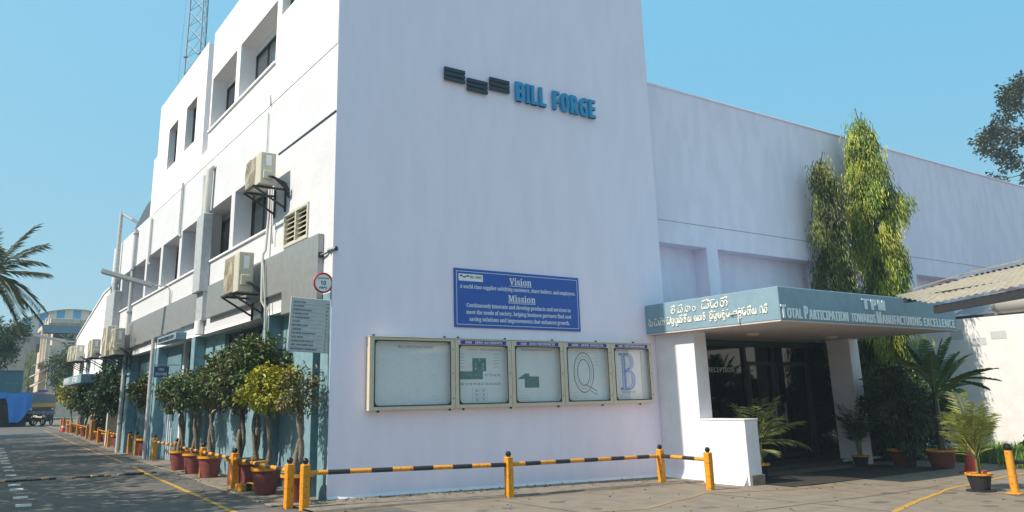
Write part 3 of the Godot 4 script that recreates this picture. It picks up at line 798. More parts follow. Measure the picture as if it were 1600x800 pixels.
# ---------------------------------------------------------------- distant buildings
func build_far() -> void:
	# arched shed with striped gable
	var z := -112.0
	var o := thing("arched_shed", "far shed with blue and white striped arched gable", "building", Vector3(8.6, 0, z))
	var rad := 13.0; var cy := 15.1 - rad
	var half := 9.5
	var b := MB.new()
	var n := 40
	for i in n:
		var a := lerpf(-half, half, i / float(n)); var c := lerpf(-half, half, (i + 1) / float(n))
		var ya := cy + sqrt(rad * rad - a * a); var yc := cy + sqrt(rad * rad - c * c)
		b._q(Vector3(a, ya, .4), Vector3(c, yc, .4), Vector3(c, yc, -30), Vector3(a, ya, -30), Vector3.UP)
		b._q(Vector3(a, ya, .4), Vector3(c, yc, .4), Vector3(c, yc - .18, .4), Vector3(a, ya - .18, .4), Vector3.BACK)
	part("roof", b, M.roof_sheet, o)
	var k := 0
	var x := -half
	while x < half - .1:
		var x1 := minf(x + 1.02, half)
		b = MB.new()
		var m := 4
		for i in m:
			var a := lerpf(x, x1, i / float(m)); var c := lerpf(x, x1, (i + 1) / float(m))
			b.quad(Vector3(a, 11.6, .004 * (k % 2)), Vector3(c, 11.6, .004 * (k % 2)), Vector3(c, cy + sqrt(rad * rad - c * c), .004 * (k % 2)), Vector3(a, cy + sqrt(rad * rad - a * a), .004 * (k % 2)))
		part("stripe", b, M.stripe_blue if k % 2 == 1 else M.stripe_white, o)
		k += 1; x = x1
	b = MB.new(); b.panel(Vector3(0, 0, .0), Vector3.RIGHT, Vector3.UP, .3, [-half, half, .3, 11.6], [[-4.4, -3.2, 9.0, 10.2], [1.0, 2.2, 9.0, 10.2]])
	part("wall", b, M.grey_facade, o)
	b = MB.new(); b.bx(-4.4, -3.2, 9, 10.2, -.25, -.2); b.bx(1, 2.2, 9, 10.2, -.25, -.2)
	part("window", b, M.pane_dark, o)
	# beige block with sun shades on its left side
	o = thing("beige_building", "beige multi-storey block with heavy cornice and slanted sun shades", "building", Vector3(4.3, 0, -95))
	o.scale = Vector3.ONE * 1.29
	b = MB.new(); b.bx(.0, 14, .3, 6.9, -12, 0); b.bx(0.25, 14, 6.9, 8.6, -12, -1.2); b.bx(0, 14, 8.6, 8.9, -12, .2)
	part("wall", b, M.beige_facade, o)
	pbox("cornice", -.2, 14, 8.9, 9.35, -12, .4, M.beige_facade, o, .02)
	pbox("dark_gallery", .26, 13.8, 7.6, 8.58, -1.19, -1.1, M.window_frame, o)
	for zz in [-.2, -3.0, -5.8]: pbox("fin", -.32, .0, 5.0, 9.7, zz - .35, zz, M.beige_facade, o, .02)
	for i in 4:
		var y := 2.6 + i * .95
		b = MB.new(); b.box(Vector3(-.45, y, -4), Vector3(1.25, .07, 7.4), .01, Basis(Vector3.BACK, .55))
		part("sun_shade", b, M.beige_facade, o)
	# teal shed on the left
	o = thing("teal_shed", "dark teal metal shed behind the blue tarpaulin on the left", "shed", Vector3(0, 0, -78))
	b = MB.new(); b.bx(-14, .75, .4, 5.25, -6, 0)
	part("wall", b, M.shed_teal, o)
	pbox("roof_edge", -14, .85, 5.25, 5.33, -6, .12, M.steel, o)
	lettering("lettering", "- - - -", "sans_bold", .9, .06, .01, M.grey_print, o, Transform3D(Basis(), Vector3(-.55, 4.05, .01)))
	# yard wall on the right, facing the sun
	o = thing("yard_wall", "bright white sunlit yard wall on the right", "wall")
	b = MB.new(); b.bx(20.0, 20.35, -.5, 3.66, -.49, 9.5, .006)
	part("wall", b, M.plaster_yard, o)
	for q in [[1.75, 3.0, .42, .22], [1.2, 2.85, .40, .22], [.62, 3.05, .36, .3]]:
		b = MB.new(); b.bx(19.992, 19.998, q[1], q[1] + q[3], q[0], q[0] + q[2])
		part("painted_over_patch", b, M.patch, o)
	# lean-to roof and big pipe on top of it
	o = thing("lean_to_roof", "dark sheet of a lean-to roof along the top of yard wall", "roof", Vector3(20.3, 3.66, 0))
	b = MB.new()
	for i in 24:
		var za := .5 + i * .35
		b._q(Vector3(.05, .12 + .05 * (i % 2), za), Vector3(.05, .12 + .05 * ((i + 1) % 2), za + .35), Vector3(3, 1.0 + .05 * ((i + 1) % 2), za + .35), Vector3(3, 1.0 + .05 * (i % 2), za), Vector3.UP)
	part("sheet", b, M.steel, o)
	b = MB.new(); b.bar(Vector3(.0, .06, .6), Vector3(.0, .06, 9.2), .08, .1)
	part("purlin", b, M.iron, o)
	o = thing("fume_pipe", "thick grey pipe lying along the top of yard wall", "pipe", Vector3(20.25, 3.95, 0))
	b = MB.new(); b.tube([Vector3(0, .02, 1.95), Vector3(0, .06, 9.0)], .25, 18)
	part("pipe", b, M.grey_facade, o)
	b = MB.new(); b.tube([Vector3(0, .02, 1.9), Vector3(0, .021, 2.0)], .28, 18)
	part("flange", b, M.steel, o)
	# hall across the yard, seen only as a reflection in the glass
	o = thing("opposite_hall", "pale hall across the yard mirrored in the glass doors", "building", Vector3(12, 0, 42))
	b = MB.new(); b.bx(-14, 30, -1, 6, 0, 6)
	part("wall", b, M.grey_facade, o)
# ---------------------------------------------------------------- things fixed to the walls
func ac_unit(label: String, x: float, y: float, z: float, wid := 1.0, hgt := .7) -> void:
	# outdoor air conditioner whose fan faces -x; (x,y,z): inner lower corner nearest the street end
	var o := thing("air_conditioner", label, "air conditioner", Vector3(x, y, z), "outdoor air conditioners on the side wall")
	var b := MB.new()
	b.bx(-.33, 0, 0, hgt, -wid, 0, .018)
	part("casing", b, M.cream, o)
	b = MB.new(); b.bx(-.337, -.331, .04, hgt - .04, -wid + .05, -.32, .002)
	part("grille_recess", b, M.cream_dark, o)
	var c := Vector3(-.34, hgt * .5, -wid * .5 - .13)
	b = MB.new()
	for k in 7:
		var pp := []
		var rr := .06 + .042 * k
		for i in 25: pp.append(c + Vector3(-.012, sin(TAU * i / 24.0) * rr, cos(TAU * i / 24.0) * rr))
		b.tube(pp, .006, 4, false)
	for i in 8:
		var a := PI * i / 4
		b.bar(c + Vector3(-.01, 0, 0), c + Vector3(-.01, sin(a) * .32, cos(a) * .32), .008, .008)
	part("fan_guard", b, M.cream, o)
	b = MB.new(); b.bx(-.27, -.07, hgt * .16, hgt * .42, .001, .035, .01)
	part("valve_cover", b, M.cream, o)
	b = MB.new(); b.bx(-.22, -.10, hgt * .58, hgt * .9, .0, .006, .002)
	part("rating_plate", b, M.paper, o)
	b = MB.new()
	for zz in [-wid * .82, -wid * .16]:
		b.bx(-.42, .0 - x - .01, -.045, -.005, zz - .02, zz + .02)
		b.bar(Vector3(-.40, -.03, zz), Vector3(-x - .02, -.42, zz), .035, .035)
		b.bx(-x - .04, -x - .004, -.5, .12, zz - .02, zz + .02)
	b.bx(-.42, -.38, -.045, -.006, -wid * .82, -wid * .16)
	part("bracket", b, M.iron, o)
	b = MB.new()
	for k in 3: b.tube([Vector3(-.15 + k * .04, hgt * .25, .03), Vector3(-.1 + k * .04, hgt * .2 - .03 * k, .14), Vector3(-x * .5, hgt * .05 - .05 * k, .16), Vector3(-x - .03, -.1 - .08 * k, .1)], .022, 6)
	part("hose", b, M.black_paint, o)
func tube_lamp(label: String, a: Vector3, c: Vector3, foot: Vector3) -> void:
	var o := thing("tube_lamp", label, "street lamp", foot, "tube lamps on arms along the street")
	var b := MB.new()
	var p := a - foot; var q := c - foot
	b.bar(p, q, .26, .11)
	part("lamp_housing", b, M.pipe_grey, o)
	b = MB.new(); b.bar(p + Vector3(0, -.065, 0), q + Vector3(0, -.065, 0), .18, .03)
	part("diffuser", b, M.stripe_white, o)
	b = MB.new(); b.tube([Vector3.ZERO, Vector3(-.01, (p.y) * .7, 0), Vector3(-.08, p.y * .95, 0), p.lerp(q, -.02), p.lerp(q, .1)], .022, 8)
	part("arm", b, M.pipe_grey, o)
func build_wall_things() -> void:
	# logo bars and letters, each standing proud of the front wall
	var o := thing("company_logo", "three stepped groups of dark bars left of the blue wall letters", "logo")
	for q in [[2.319, 2.821, 7.99, 8.296], [2.876, 3.388, 7.867, 8.166], [3.444, 3.962, 8.0, 8.309]]:
		var h: float = (q[3] - q[2]) / 3.0
		for i in 3: pbox("bar", q[0], q[1], q[2] + h * i + .014, q[2] + h * (i + 1) - .004, .03, .085, M.logo_dark, o, .008)
	o = thing("wall_lettering", "big blue letters BILL FORGE high on the white wall", "lettering")
	var s := "BILL FORGE"
	var wx := [.245, .115, .20, .20, .14, .195, .255, .25, .255, .205]
	var x := 4.122
	for i in s.length():
		if s[i] != " ": lettering("letter", s[i], "sans_bold", wx[i] - .01, .45, .06, M.logo_blue, o, Transform3D(Basis(), Vector3(x, 7.888, .035)), .03)
		x += wx[i] + .0265
	# vision and mission board
	o = thing("mission_board", "blue board with white lettering headed Vision and Mission above the display case", "sign", Vector3(2.518, 2.958, 0))
	var w := 3.165; var h := 1.148
	pbox("board", 0, w, 0, h, .004, .03, M.sign_blue, o, .004)
	var b := MB.new()
	for q in [[.05, w - .05, .05, .06], [.05, w - .05, h - .06, h - .05], [.05, .06, .06, h - .06], [w - .06, w - .05, .06, h - .06]]: b.bx(q[0], q[1], q[2], q[3], .0302, .0325)
	part("border_line", b, M.white_print, o)
	var T := func(x_: float, y_: float): return Transform3D(Basis(), Vector3(x_, y_, .0303))
	lettering("lettering", "Vision", "serif_bold", .56, .15, .003, M.white_print, o, T.call(1.32, .885))
	lettering("lettering", "A world class supplier satisfying customers, share holders, and employees.", "serif_bold", 2.92, .105, .003, M.white_print, o, T.call(.13, .735))
	lettering("lettering", "Mission", "serif_bold", .69, .15, .003, M.white_print, o, T.call(1.28, .535))
	lettering("lettering", "Continuously innovate and develop products and services to", "serif_bold", 2.62, .108, .003, M.white_print, o, T.call(.28, .37))
	lettering("lettering", "meet the needs of society, helping business partners find cost", "serif_bold", 2.64, .108, .003, M.white_print, o, T.call(.27, .235))
	lettering("lettering", "saving solutions and improvements that enhances growth.", "serif_bold", 2.52, .108, .003, M.white_print, o, T.call(.34, .10))
	b = MB.new(); b.bx(1.32, 1.88, .862, .872, .0303, .0325); b.bx(1.28, 1.97, .512, .522, .0303, .0325)
	part("underline", b, M.white_print, o)
	pbox("logo_plate", .10, .67, .905, 1.045, .0302, .033, M.paper, o, .001)
	for i in 3: pbox("logo_bar", .13 + i * .075, .195 + i * .075, .99 - .02 * (i % 2), 1.02 - .02 * (i % 2), .033, .0345, M.logo_dark, o, .0)
	lettering("lettering", "BILL FORGE", "sans_bold", .27, .05, .002, M.dark_print, o, Transform3D(Basis(), Vector3(.37, .965, .0331)))
	notice_case()
	# directory sign by the corner
	o = thing("directory_sign", "grey department directory sign with rows of text and arrows", "sign", Vector3(-.735, 2.46, -.12), "", 0.0)
	o.rotation = Vector3(0, deg_to_rad(-2), deg_to_rad(-2.6))
	w = .77; h = .93
	pbox("plate", 0, w, 0, h, -.02, .0, M.sign_plate, o, .006)
	pbox("side_strip", w + .002, w + .045, 0, h, -.03, .004, M.sign_plate, o, .006)
	var rows := ["RECEPTION", "ACCOUNTS", "HUMAN RESOURCE", "FORGING SHOP", "IT DEPARTMENT", "STORES", "MACHINE SHOP", "CANTEEN", "PACKING & DISPATCH", "TOOL ROOM", "OPERATIONS OFFICE", "HEAT TREATMENT SHOP", "MAINTENANCE DEPARTMENT"]
	for i in 13:
		var y := h - .095 - i * .0665
		lettering("lettering", rows[i], "sans_bold", .0235 * rows[i].length() if rows[i].length() < 19 else .0215 * rows[i].length(), .03, .002, M.dark_print, o, Transform3D(Basis(), Vector3(.05, y, .0006)))
		b = MB.new(); b.bx(.03, w - .03, y - .022, y - .019, .0006, .0016)
		part("rule", b, M.grey_print, o)
		b = MB.new()
		if i < 2: b.bx(.63, .69, y + .012, y + .02, .0006, .003); b.tri(Vector3(.69, y + .005, .002), Vector3(.715, y + .016, .002), Vector3(.69, y + .028, .002))
		elif i < 5: b.bx(.65, .69, y + .018, y + .026, .0006, .003); b.bx(.648, .656, y - .002, y + .018, .0006, .003)
		else: b.bx(.66, .668, y, y + .03, .0006, .003); b.tri(Vector3(.652, y + .022, .002), Vector3(.676, y + .022, .002), Vector3(.664, y + .038, .002))
		part("arrow", b, M.dark_print, o)
	# speed limit disc
	o = thing("speed_limit_sign", "round white speed limit 10 sign with red ring on the corner", "sign", Vector3(-.155, 3.65, -.04))
	b = MB.new(); b.tube([Vector3(0, 0, .0), Vector3(0, 0, .012)], .165, 36)
	part("disc", b, M.paper, o)
	b = MB.new()
	var pp := []
	for i in 41: pp.append(Vector3(cos(TAU * i / 40) * .168, sin(TAU * i / 40) * .168, .012))
	b.tube(pp, .018, 6, false)
	part("ring", b, M.red_ring, o)
	lettering("lettering", "Speed Limit", "sans", .21, .048, .003, M.dark_print, o, Transform3D(Basis(), Vector3(-.105, .055, .0125)))
	lettering("lettering", "10", "sans_bold", .10, .085, .003, M.dark_print, o, Transform3D(Basis(), Vector3(-.05, -.045, .0125)))
	lettering("lettering", "KMPH", "sans_bold", .14, .038, .003, M.dark_print, o, Transform3D(Basis(), Vector3(-.07, -.105, .0125)))
	b = MB.new(); b.bx(-.02, .02, -.1, .1, -.05, -.001)
	part("bracket", b, M.steel, o)
	# camera
	o = thing("security_camera", "small silver security camera on an arm at the building corner", "camera", Vector3(-.06, 4.22, -.40))
	b = MB.new(); b.bx(-.05, .05, -.05, .05, -.02, .0, .005)
	part("base", b, M.black_plastic, o)
	b = MB.new(); b.tube([Vector3(0, 0, 0), Vector3(.02, .0, .15), Vector3(.05, .03, .30)], .02, 8)
	part("arm", b, M.steel, o)
	b = MB.new(); b.tube([Vector3(.02, .03, .30), Vector3(.09, .045, .46)], .042, 12)
	part("body", b, M.steel, o)
	b = MB.new(); b.tube([Vector3(.09, .045, .46), Vector3(.10, .047, .475)], .045, 12)
	part("lens", b, M.black_gloss, o)
	# air conditioners
	ac_unit("highest air conditioner, beside the second-floor recess", -.3, 5.98, -2.40, 1.0, .69)
	ac_unit("air conditioner on the silver band over the big potted trees", -.3, 3.90, -3.55, 1.05, .86)
	ac_unit("near unit of the air conditioner pair at the far end of silver band", -.3, 3.42, -18.15, 1.0, .95)
	ac_unit("far unit of the air conditioner pair behind the grey duct", -.3, 3.46, -20.0, 1.0, 1.15)
	ac_unit("single air conditioner on the white rear block", -.3, 3.62, -23.6, 1.1, .75)
	ac_unit("nearer of two air conditioners at the end of rear block", -.3, 3.72, -28.3, 1.2, .72)
	ac_unit("farthest air conditioner at the end of rear block", -.3, 3.78, -30.4, 1.2, .74)
	# ducts, pipes and wires
	o = thing("wall_duct", "grey box duct with two pipes crossing the silver band", "duct", Vector3(-.004, 4.5, -8.25))
	pbox("duct", -.26, 0, 0, 2.12, -.68, 0, M.silver_duct, o, .015)
	pbox("lower_duct", -.135, .0, -.75, -.004, -.64, -.03, M.silver_duct, o, .008)
	b = MB.new(); b.tube([Vector3(-.14, 2.12, -.2), Vector3(-.13, 3.35, -.15), Vector3(-.05, 3.45, -.13), Vector3(.02, 3.42, -.1)], .10, 12)
	part("white_pipe", b, M.stripe_white, o)
	b = MB.new(); b.tube([Vector3(-.14, 2.12, -.48), Vector3(-.14, 2.6, -.45), Vector3(-.13, 2.75, -.55), Vector3(-.13, 3.3, -.57)], .065, 10)
	part("grey_pipe", b, M.silver_duct, o)
	b = MB.new(); b.tube([Vector3(-.1, -.75, -.3), Vector3(-.1, -1.1, -.3)], .13, 12)
	part("pipe_stub", b, M.plaster_top, o)
	o = thing("wall_duct", "farther grey box duct under the roof lamp pole", "duct", Vector3(-.004, 3.5, -21.5))
	pbox("duct", -.28, 0, 0, 2.65, -1.9, 0, M.silver_duct, o, .02)
	o = thing("roof_lamp_pole", "tall pole with a small lamp rising above the far duct", "street lamp", Vector3(-.15, 6.15, -22.4))
	b = MB.new(); b.tube([Vector3.ZERO, Vector3(0, 3.4, 0)], [.11, .07], 10)
	part("pole", b, M.pipe_grey, o)
	b = MB.new(); b.tube([Vector3(0, 3.38, 0), Vector3(.38, 3.06, .38), Vector3(.75, 2.75, .75)], .045, 8)
	part("arm", b, M.pipe_grey, o)
	b = MB.new(); b.bar(Vector3(.4, 3.1, .4), Vector3(.95, 2.55, .95), .16, .07)
	part("lamp_head", b, M.steel, o)
	o = thing("vertical_pipe", "grey vertical pipe running up the side wall past the lamp", "pipe", Vector3(-.09, 0, -19.0))
	b = MB.new(); b.tube([Vector3(0, 0, 0), Vector3(0, 8.2, 0)], .07, 10)
	part("pipe", b, M.pipe_grey, o)
	b = MB.new()
	for y in [1., 3.2, 5., 6.6, 8.0]: b.tube([Vector3(0, y, 0), Vector3(0, y + .06, 0)], .09, 10)
	part("clamp", b, M.steel, o)
	for q in [[-11.95, 6.7, 8.35, "nearer of two thin conduits above the window recess"], [-16.4, 6.5, 8.1, "farther of two thin conduits above the window recess"]]:
		o = thing("conduit", q[3], "pipe", Vector3(-.05, q[1], q[0]), "thin wall conduits")
		b = MB.new(); b.tube([Vector3(0, 0, 0), Vector3(0, q[2] - q[1], 0)], .035, 8); b.tube([Vector3(0, 0, .12), Vector3(0, q[2] - q[1], .12)], .02, 8)
		b.tube([Vector3(0, .02, -.02), Vector3(.05, -.06, .14)], .05, 8)
		part("pipe", b, M.pipe_grey, o)
	o = thing("downpipe", "white downpipe beside the recess and the two upper air conditioners", "pipe", Vector3(-.06, 2.0, -3.45))
	b = MB.new(); b.tube([Vector3(0, 0, .2), Vector3(0, 1.5, .15), Vector3(-.10, 1.7, .1), Vector3(-.10, 2.7, .02), Vector3(-.04, 2.8, .0), Vector3(0, 3.6, 0), Vector3(0, 4.3, -.05)], .032, 8)
	part("pipe", b, M.stripe_white, o)
	b = MB.new(); b.tube([Vector3(0, 2.9, .3), Vector3(-.03, 3.2, .3), Vector3(-.05, 3.28, .36), Vector3(-.02, 3.3, .42)], .018, 6); b.tube([Vector3(-.03, 0, .35), Vector3(-.10, 1.6, .33), Vector3(-.12, 2.5, .15)], .022, 8)
	part("cable", b, M.pipe_grey, o)
	o = thing("wall_cable", "thin cable rising from the top air conditioner", "cable", Vector3(-.03, 6.9, -3.9))
	b = MB.new(); b.tube([Vector3(0, 0, 0), Vector3(0, 1.2, 0)], .014, 5); b.tube([Vector3(0, 1.35, .1), Vector3(-.02, 1.6, .12)], .02, 5)
	part("cable", b, M.pipe_grey, o)
	o = thing("street_downpipe", "grey drainpipe standing before the teal column by the tree", "pipe", Vector3(-.1, 0, -14.2))
	b = MB.new(); b.tube([Vector3(0, 0, 0), Vector3(0, 3.7, 0)], .06, 10)
	part("pipe", b, M.pipe_grey, o)
	o = thing("wall_meter_box", "small dark meter box with pale pipes on the blue wall", "meter box", Vector3(.2, 1.35, -12.6))
	pbox("box", -.1, .1, .0, .3, -.15, .15, M.iron, o)
	b = MB.new()
	for i in 3: b.tube([Vector3(.05, -1.3, -.3 + i * .25), Vector3(.05, .0 - .2 * i, -.3 + i * .25)], .025, 6)
	b.tube([Vector3(.02, .3, 0), Vector3(.02, .9, 0)], .06, 8)
	part("pipe", b, M.plaster, o)
	# lamps
	tube_lamp("long tube lamp on a curved arm over the silver band", Vector3(-.55, 5.22, -12.75), Vector3(-1.95, 5.62, -13.1), Vector3(-.06, 4.60, -12.5))
	tube_lamp("far tube lamp beside the solar panel", Vector3(-.5, 5.0, -33.9), Vector3(-2.0, 5.3, -34.2), Vector3(-.02, 4.3, -33.8))
	o = thing("solar_panel", "solar panel on a short pole at the rear block end", "solar panel", Vector3(-.15, 3.9, -34.6))
	b = MB.new(); b.box(Vector3(-.5, 1.75, 0), Vector3(1.9, .05, 1.2), .01, Basis(Vector3.RIGHT, .45))
	part("panel", b, M.pane_dark, o)
	b = MB.new(); b.tube([Vector3(.1, 0, 0), Vector3(.1, 1.7, 0)], .06, 8); b.tube([Vector3(.1, 1.0, 0), Vector3(-.8, 1.6, .1)], .03, 6)
	part("pole", b, M.pipe_grey, o)
	# little sign canopy and projecting blue sign
	o = thing("door_canopy", "small pale canopy with dark lettering over the dark doorway", "canopy", Vector3(0, 3.36, -9.75))
	pbox("slab", -.42, -.13, 0, .2, -2.3, 0, M.porch_paint, o, .01)
	lettering("lettering", "HUMAN RESOURCE DEPT", "sans_bold", 1.9, .10, .006, M.dark_print, o, face_left(Vector3(-.424, .05, -2.1)))
	o = thing("far_door_canopy", "blue-grey canopy with white lettering under the rear block", "canopy", Vector3(0, 2.62, -24.6))
	pbox("slab", -.8, .0, 0, .36, -6, 0, M.porch_paint, o, .01)
	lettering("lettering", "DESPATCH", "sans_bold", 2.0, .22, .01, M.white_print, o, face_left(Vector3(-.804, .07, -5.6)))
	lettering("lettering", "STORES", "sans_bold", 1.7, .22, .01, M.white_print, o, face_left(Vector3(-.804, .07, -2.6)))
	o = thing("blue_name_board", "small blue name board projecting over the single potted tree", "sign", Vector3(-.02, 2.42, -12.1))
	pbox("board", -.42, .0, 0, .32, -.02, .02, M.name_blue, o, .004)
	lettering("lettering", "TOOL", "sans_bold", .17, .08, .004, M.letter_grey, o, Transform3D(Basis(), Vector3(-.30, .19, .021)))
	lettering("lettering", "ROOM", "sans_bold", .3, .08, .004, M.letter_grey, o, Transform3D(Basis(), Vector3(-.36, .06, .021)))
	b = MB.new(); b.tube([Vector3(-.46, .36, 0), Vector3(.3, .36, 0)], .015, 6)
	part("rod", b, M.steel, o)
	# lattice mast on the roof
	mast()
	o = thing("roof_sheet_lean_to", "grey corrugated sheet screen standing on the lower roof", "roof sheet", Vector3(.3, 8.3, -16.7))
	b = MB.new()
	var hp := func(t: float) -> float: return .75 * (1.0 - t) * (.75 + .6 * sin(t * PI)) + .12
	for i in 28:
		var a := i / 28.0; var c := (i + 1) / 28.0
		var xa := -.22 + .03 * (i % 2); var xc := -.22 + .03 * ((i + 1) % 2)
		b._q(Vector3(xa, 0, -4.4 * a), Vector3(xc, 0, -4.4 * c), Vector3(xc, hp.call(c), -4.4 * c), Vector3(xa, hp.call(a), -4.4 * a), Vector3.LEFT)
		b._q(Vector3(xa, hp.call(a), -4.4 * a), Vector3(xc, hp.call(c), -4.4 * c), Vector3(xc + 1.6, hp.call(c) + .1, -4.4 * c), Vector3(xa + 1.6, hp.call(a) + .1, -4.4 * a), Vector3.UP)
	b._q(Vector3(-.22, 0, 0), Vector3(1.4, 0, 0), Vector3(1.4, hp.call(0.0) + .1, 0), Vector3(-.22, hp.call(0.0), 0), Vector3.BACK)
	part("sheet", b, M.slate, o)
func mast() -> void:
	var o := thing("lattice_mast", "thin steel lattice mast rising above the flat roof", "mast", Vector3(.62, 11.8, -14.4))
	var legs := [Vector3(-.34, 0, -.16), Vector3(.02, 0, .42), Vector3(.34, 0, -.16)]
	var H := 9.0
	for l in legs:
		var b := MB.new(); b.tube([l, l * .8 + Vector3(0, H, 0)], .028, 8)
		var lg := part("leg", b, M.steel, o)
		b = MB.new(); b.tube([l * .98 + Vector3(0, 1.9, 0), l * .98 + Vector3(0, 1.93, 0)], .075, 10)
		part("flange", b, M.steel, lg)
	var st := .62
	for f in 3:
		var p: Vector3 = legs[f]; var q: Vector3 = legs[(f + 1) % 3]
		for i in 14:
			var y := i * st
			if y > H - st: break
			var k0 := 1 - .2 * y / H; var k1 := 1 - .2 * (y + st) / H
			var b := MB.new()
			b.tube([p * k0 + Vector3(0, y, 0), q * k1 + Vector3(0, y + st, 0)], .010, 5)
			part("brace", b, M.steel, o)
			b = MB.new(); b.tube([q * k0 + Vector3(0, y, 0), p * k1 + Vector3(0, y + st, 0)], .010, 5)
			part("brace", b, M.steel, o)
	var b := MB.new(); b.tube([Vector3(-.55, -.1, -.1), Vector3(-.36, H, -.16)], .008, 5)
	part("guy_wire", b, M.steel, o)
func notice_case() -> void:
	var o := thing("notice_case", "long cream display case with five glazed doors on the wall", "notice board", Vector3(.681, 1.442, 0))
	var w := 6.94; var h := 1.275; var d := .13
	var b := MB.new()
	b.bx(0, w, 0, h, .003, .03)
	b.bx(0, .03, 0, h, .03, d); b.bx(w - .03, w, 0, h, .03, d); b.bx(.03, w - .03, 0, .03, .03, d); b.bx(.03, w - .03, h - .03, h, .03, d)
	part("cabinet", b, M.case_metal, o)
	pbox("rain_lip", -.01, w + .01, h, h + .015, .003, d + .04, M.case_metal, o, .004)
	pbox("back_paper", .032, w - .032, .032, h - .032, .0305, .036, M.paper, o, 0.0)
	var xs := [0.0, 1.765, 3.074, 4.397, 5.719, w]
	var heads := ["", "AIM - ZERO ACCIDENTS", "AIM - ZERO INCIDENCES", "AIM - ZERO DEFECTS", "AIM - ZERO BREAKDOWNS"]
	for i in 5:
		var x0: float = xs[i] + (.006 if i > 0 else .0); var x1: float = xs[i + 1] - .006
		var dr := MB.new()
		var ow := x1 - x0
		var op := Vector4(x0 + .10, x1 - .10, .075, h - .06) if i == 0 else Vector4(x0 + .09, x1 - .10, .08, h - .115)
		dr.frame(Vector4(x0, x1, .004, h - .004), op, .085, d + .001, d + .022)
		var dn := part("door", dr, M.case_metal, o)
		b = MB.new(); b.bx(op.x - .02, op.y + .02, op.z - .02, op.w + .02, d - .002, d + .0005)
		part("pane", b, M.glass, dn)
		b = MB.new(); b.frame(Vector4(op.x - .012, op.y + .012, op.z - .012, op.w + .012), Vector4(op.x + .008, op.y - .008, op.z + .008, op.w - .008), .08, d + .0225, d + .026)
		part("gasket", b, M.black_paint, dn)
		b = MB.new()
		for y in [.18, h * .5, h - .2]: b.tube([Vector3(x1 - .04, y, d + .02), Vector3(x1 - .04, y, d + .028)], .011, 8)
		part("screw", b, M.iron, dn)
		if i > 0:
			b = MB.new(); b.bx(op.x + .03, op.y - .02, h - .092, h - .022, d + .0223, d + .0245)
			part("header_strip", b, M.strip_blue, dn)
			lettering("lettering", heads[i], "sans_bold", (op.y - op.x) * .78, .045, .002, M.white_print, dn, Transform3D(Basis(), Vector3(op.x + .03 + (op.y - op.x) * .09, h - .080, d + .0247)))
	b = MB.new()
	for x in [.12, 1.6, 1.9, 3.0, 4.2, 5.4, 6.5]: b.bx(x, x + .035, h + .015, h + .055, .004, .03); b.bx(x + .1, x + .135, -.035, .0, .004, .03)
	part("lug", b, M.iron, o)
	# printed sheets behind the glass
	var z := .0363
	var P := func(x_: float, y_: float): return Transform3D(Basis(), Vector3(x_, y_, z))
	lettering("print", "BILL FORGE Private Limited", "sans_bold", .72, .05, .001, M.grey_print, o, P.call(.62, 1.10))
	b = MB.new(); b.bx(.62, 1.34, 1.08, 1.085, z, z + .001)
	for k in 9:
		for j in 4:
			if rng.randf() < .55: b.bx(.25 + j * .33 + rng.randf() * .1, .25 + j * .33 + .12 + rng.randf() * .1, .98 - k * .095, .984 - k * .095, z, z + .0008)
	part("print_rule", b, M.sign_plate, o)
	# safety cross calendar: green squares with numbers
	var x := 1.92
	lettering("print", "SAFETY PERFORMANCE", "sans_bold", .8, .04, .001, M.grey_print, o, P.call(x + .2, 1.075))
	b = MB.new(); b.bx(x + .30, x + .62, .68, .93, z, z + .0008); b.bx(x + .02, x + .54, .53, .68, z, z + .0008)
	part("green_print", b, M.green_print, o)
	var z2 := z + .001
	var N := func(t: String, xx: float, yy: float, ww: float, m: String): lettering("print", t, "sans_bold", ww, .045, .0008, M[m], o, Transform3D(Basis(), Vector3(xx, yy, z2)))
	N.call("1", x + .46, .87, .018, "paper"); N.call("2", x + .36, .79, .03, "paper"); N.call("3", x + .53, .79, .03, "paper"); N.call("4", x + .36, .71, .03, "paper"); N.call("5", x + .53, .71, .03, "paper")
	N.call("6 7 8 9 10 11", x + .05, .585, .46, "grey_print"); N.call("12 13 14 15", x + .58, .585, .36, "grey_print")
	N.call("16 17 18 19 20 21 22 23 24 25", x + .03, .42, .92, "grey_print")
	N.call("26", x + .36, .29, .06, "grey_print"); N.call("27", x + .52, .29, .06, "grey_print"); N.call("28", x + .36, .21, .06, "grey_print"); N.call("29", x + .52, .21, .06, "grey_print"); N.call("30", x + .36, .13, .06, "grey_print"); N.call("31", x + .52, .13, .06, "grey_print")
	b = MB.new()
	for k in 5:
		b.bx(x + .03, x + .12, 1.0 - k * .06, 1.008 - k * .06, z, z + .0008); b.bx(x + .80, x + .92, 1.0 - k * .06, 1.008 - k * .06, z, z + .0008)
	for k in 4: b.bx(x + .29, x + .63, .105 + k * .08, .109 + k * .08, z, z + .0008)
	for k in 3: b.bx(x + .29 + k * .17, x + .294 + k * .17, .105, .345, z, z + .0008)
	part("print_rule", b, M.grey_print, o)
	# incidence chart
	x = 3.24
	b = MB.new(); b.bx(x + .22, x + .58, .36, .58, z, z + .0008)
	b.quad(Vector3(x + .22, .58, z + .0009), Vector3(x + .34, .58, z + .0009), Vector3(x + .34, .64, z + .0009), Vector3(x + .22, .64, z + .0009)); b.tri(Vector3(x + .05, .53, z + .0009), Vector3(x + .22, .53, z + .0009), Vector3(x + .22, .63, z + .0009))
	part("green_print", b, M.green_print, o)
	b = MB.new()
	for k in 3: b.bx(x + .0, x + .28 + .05 * k, .20 - k * .045, .207 - k * .045, z, z + .0008)
	b.bx(x + .15, x + .95, 1.09, 1.12, z, z + .0008)
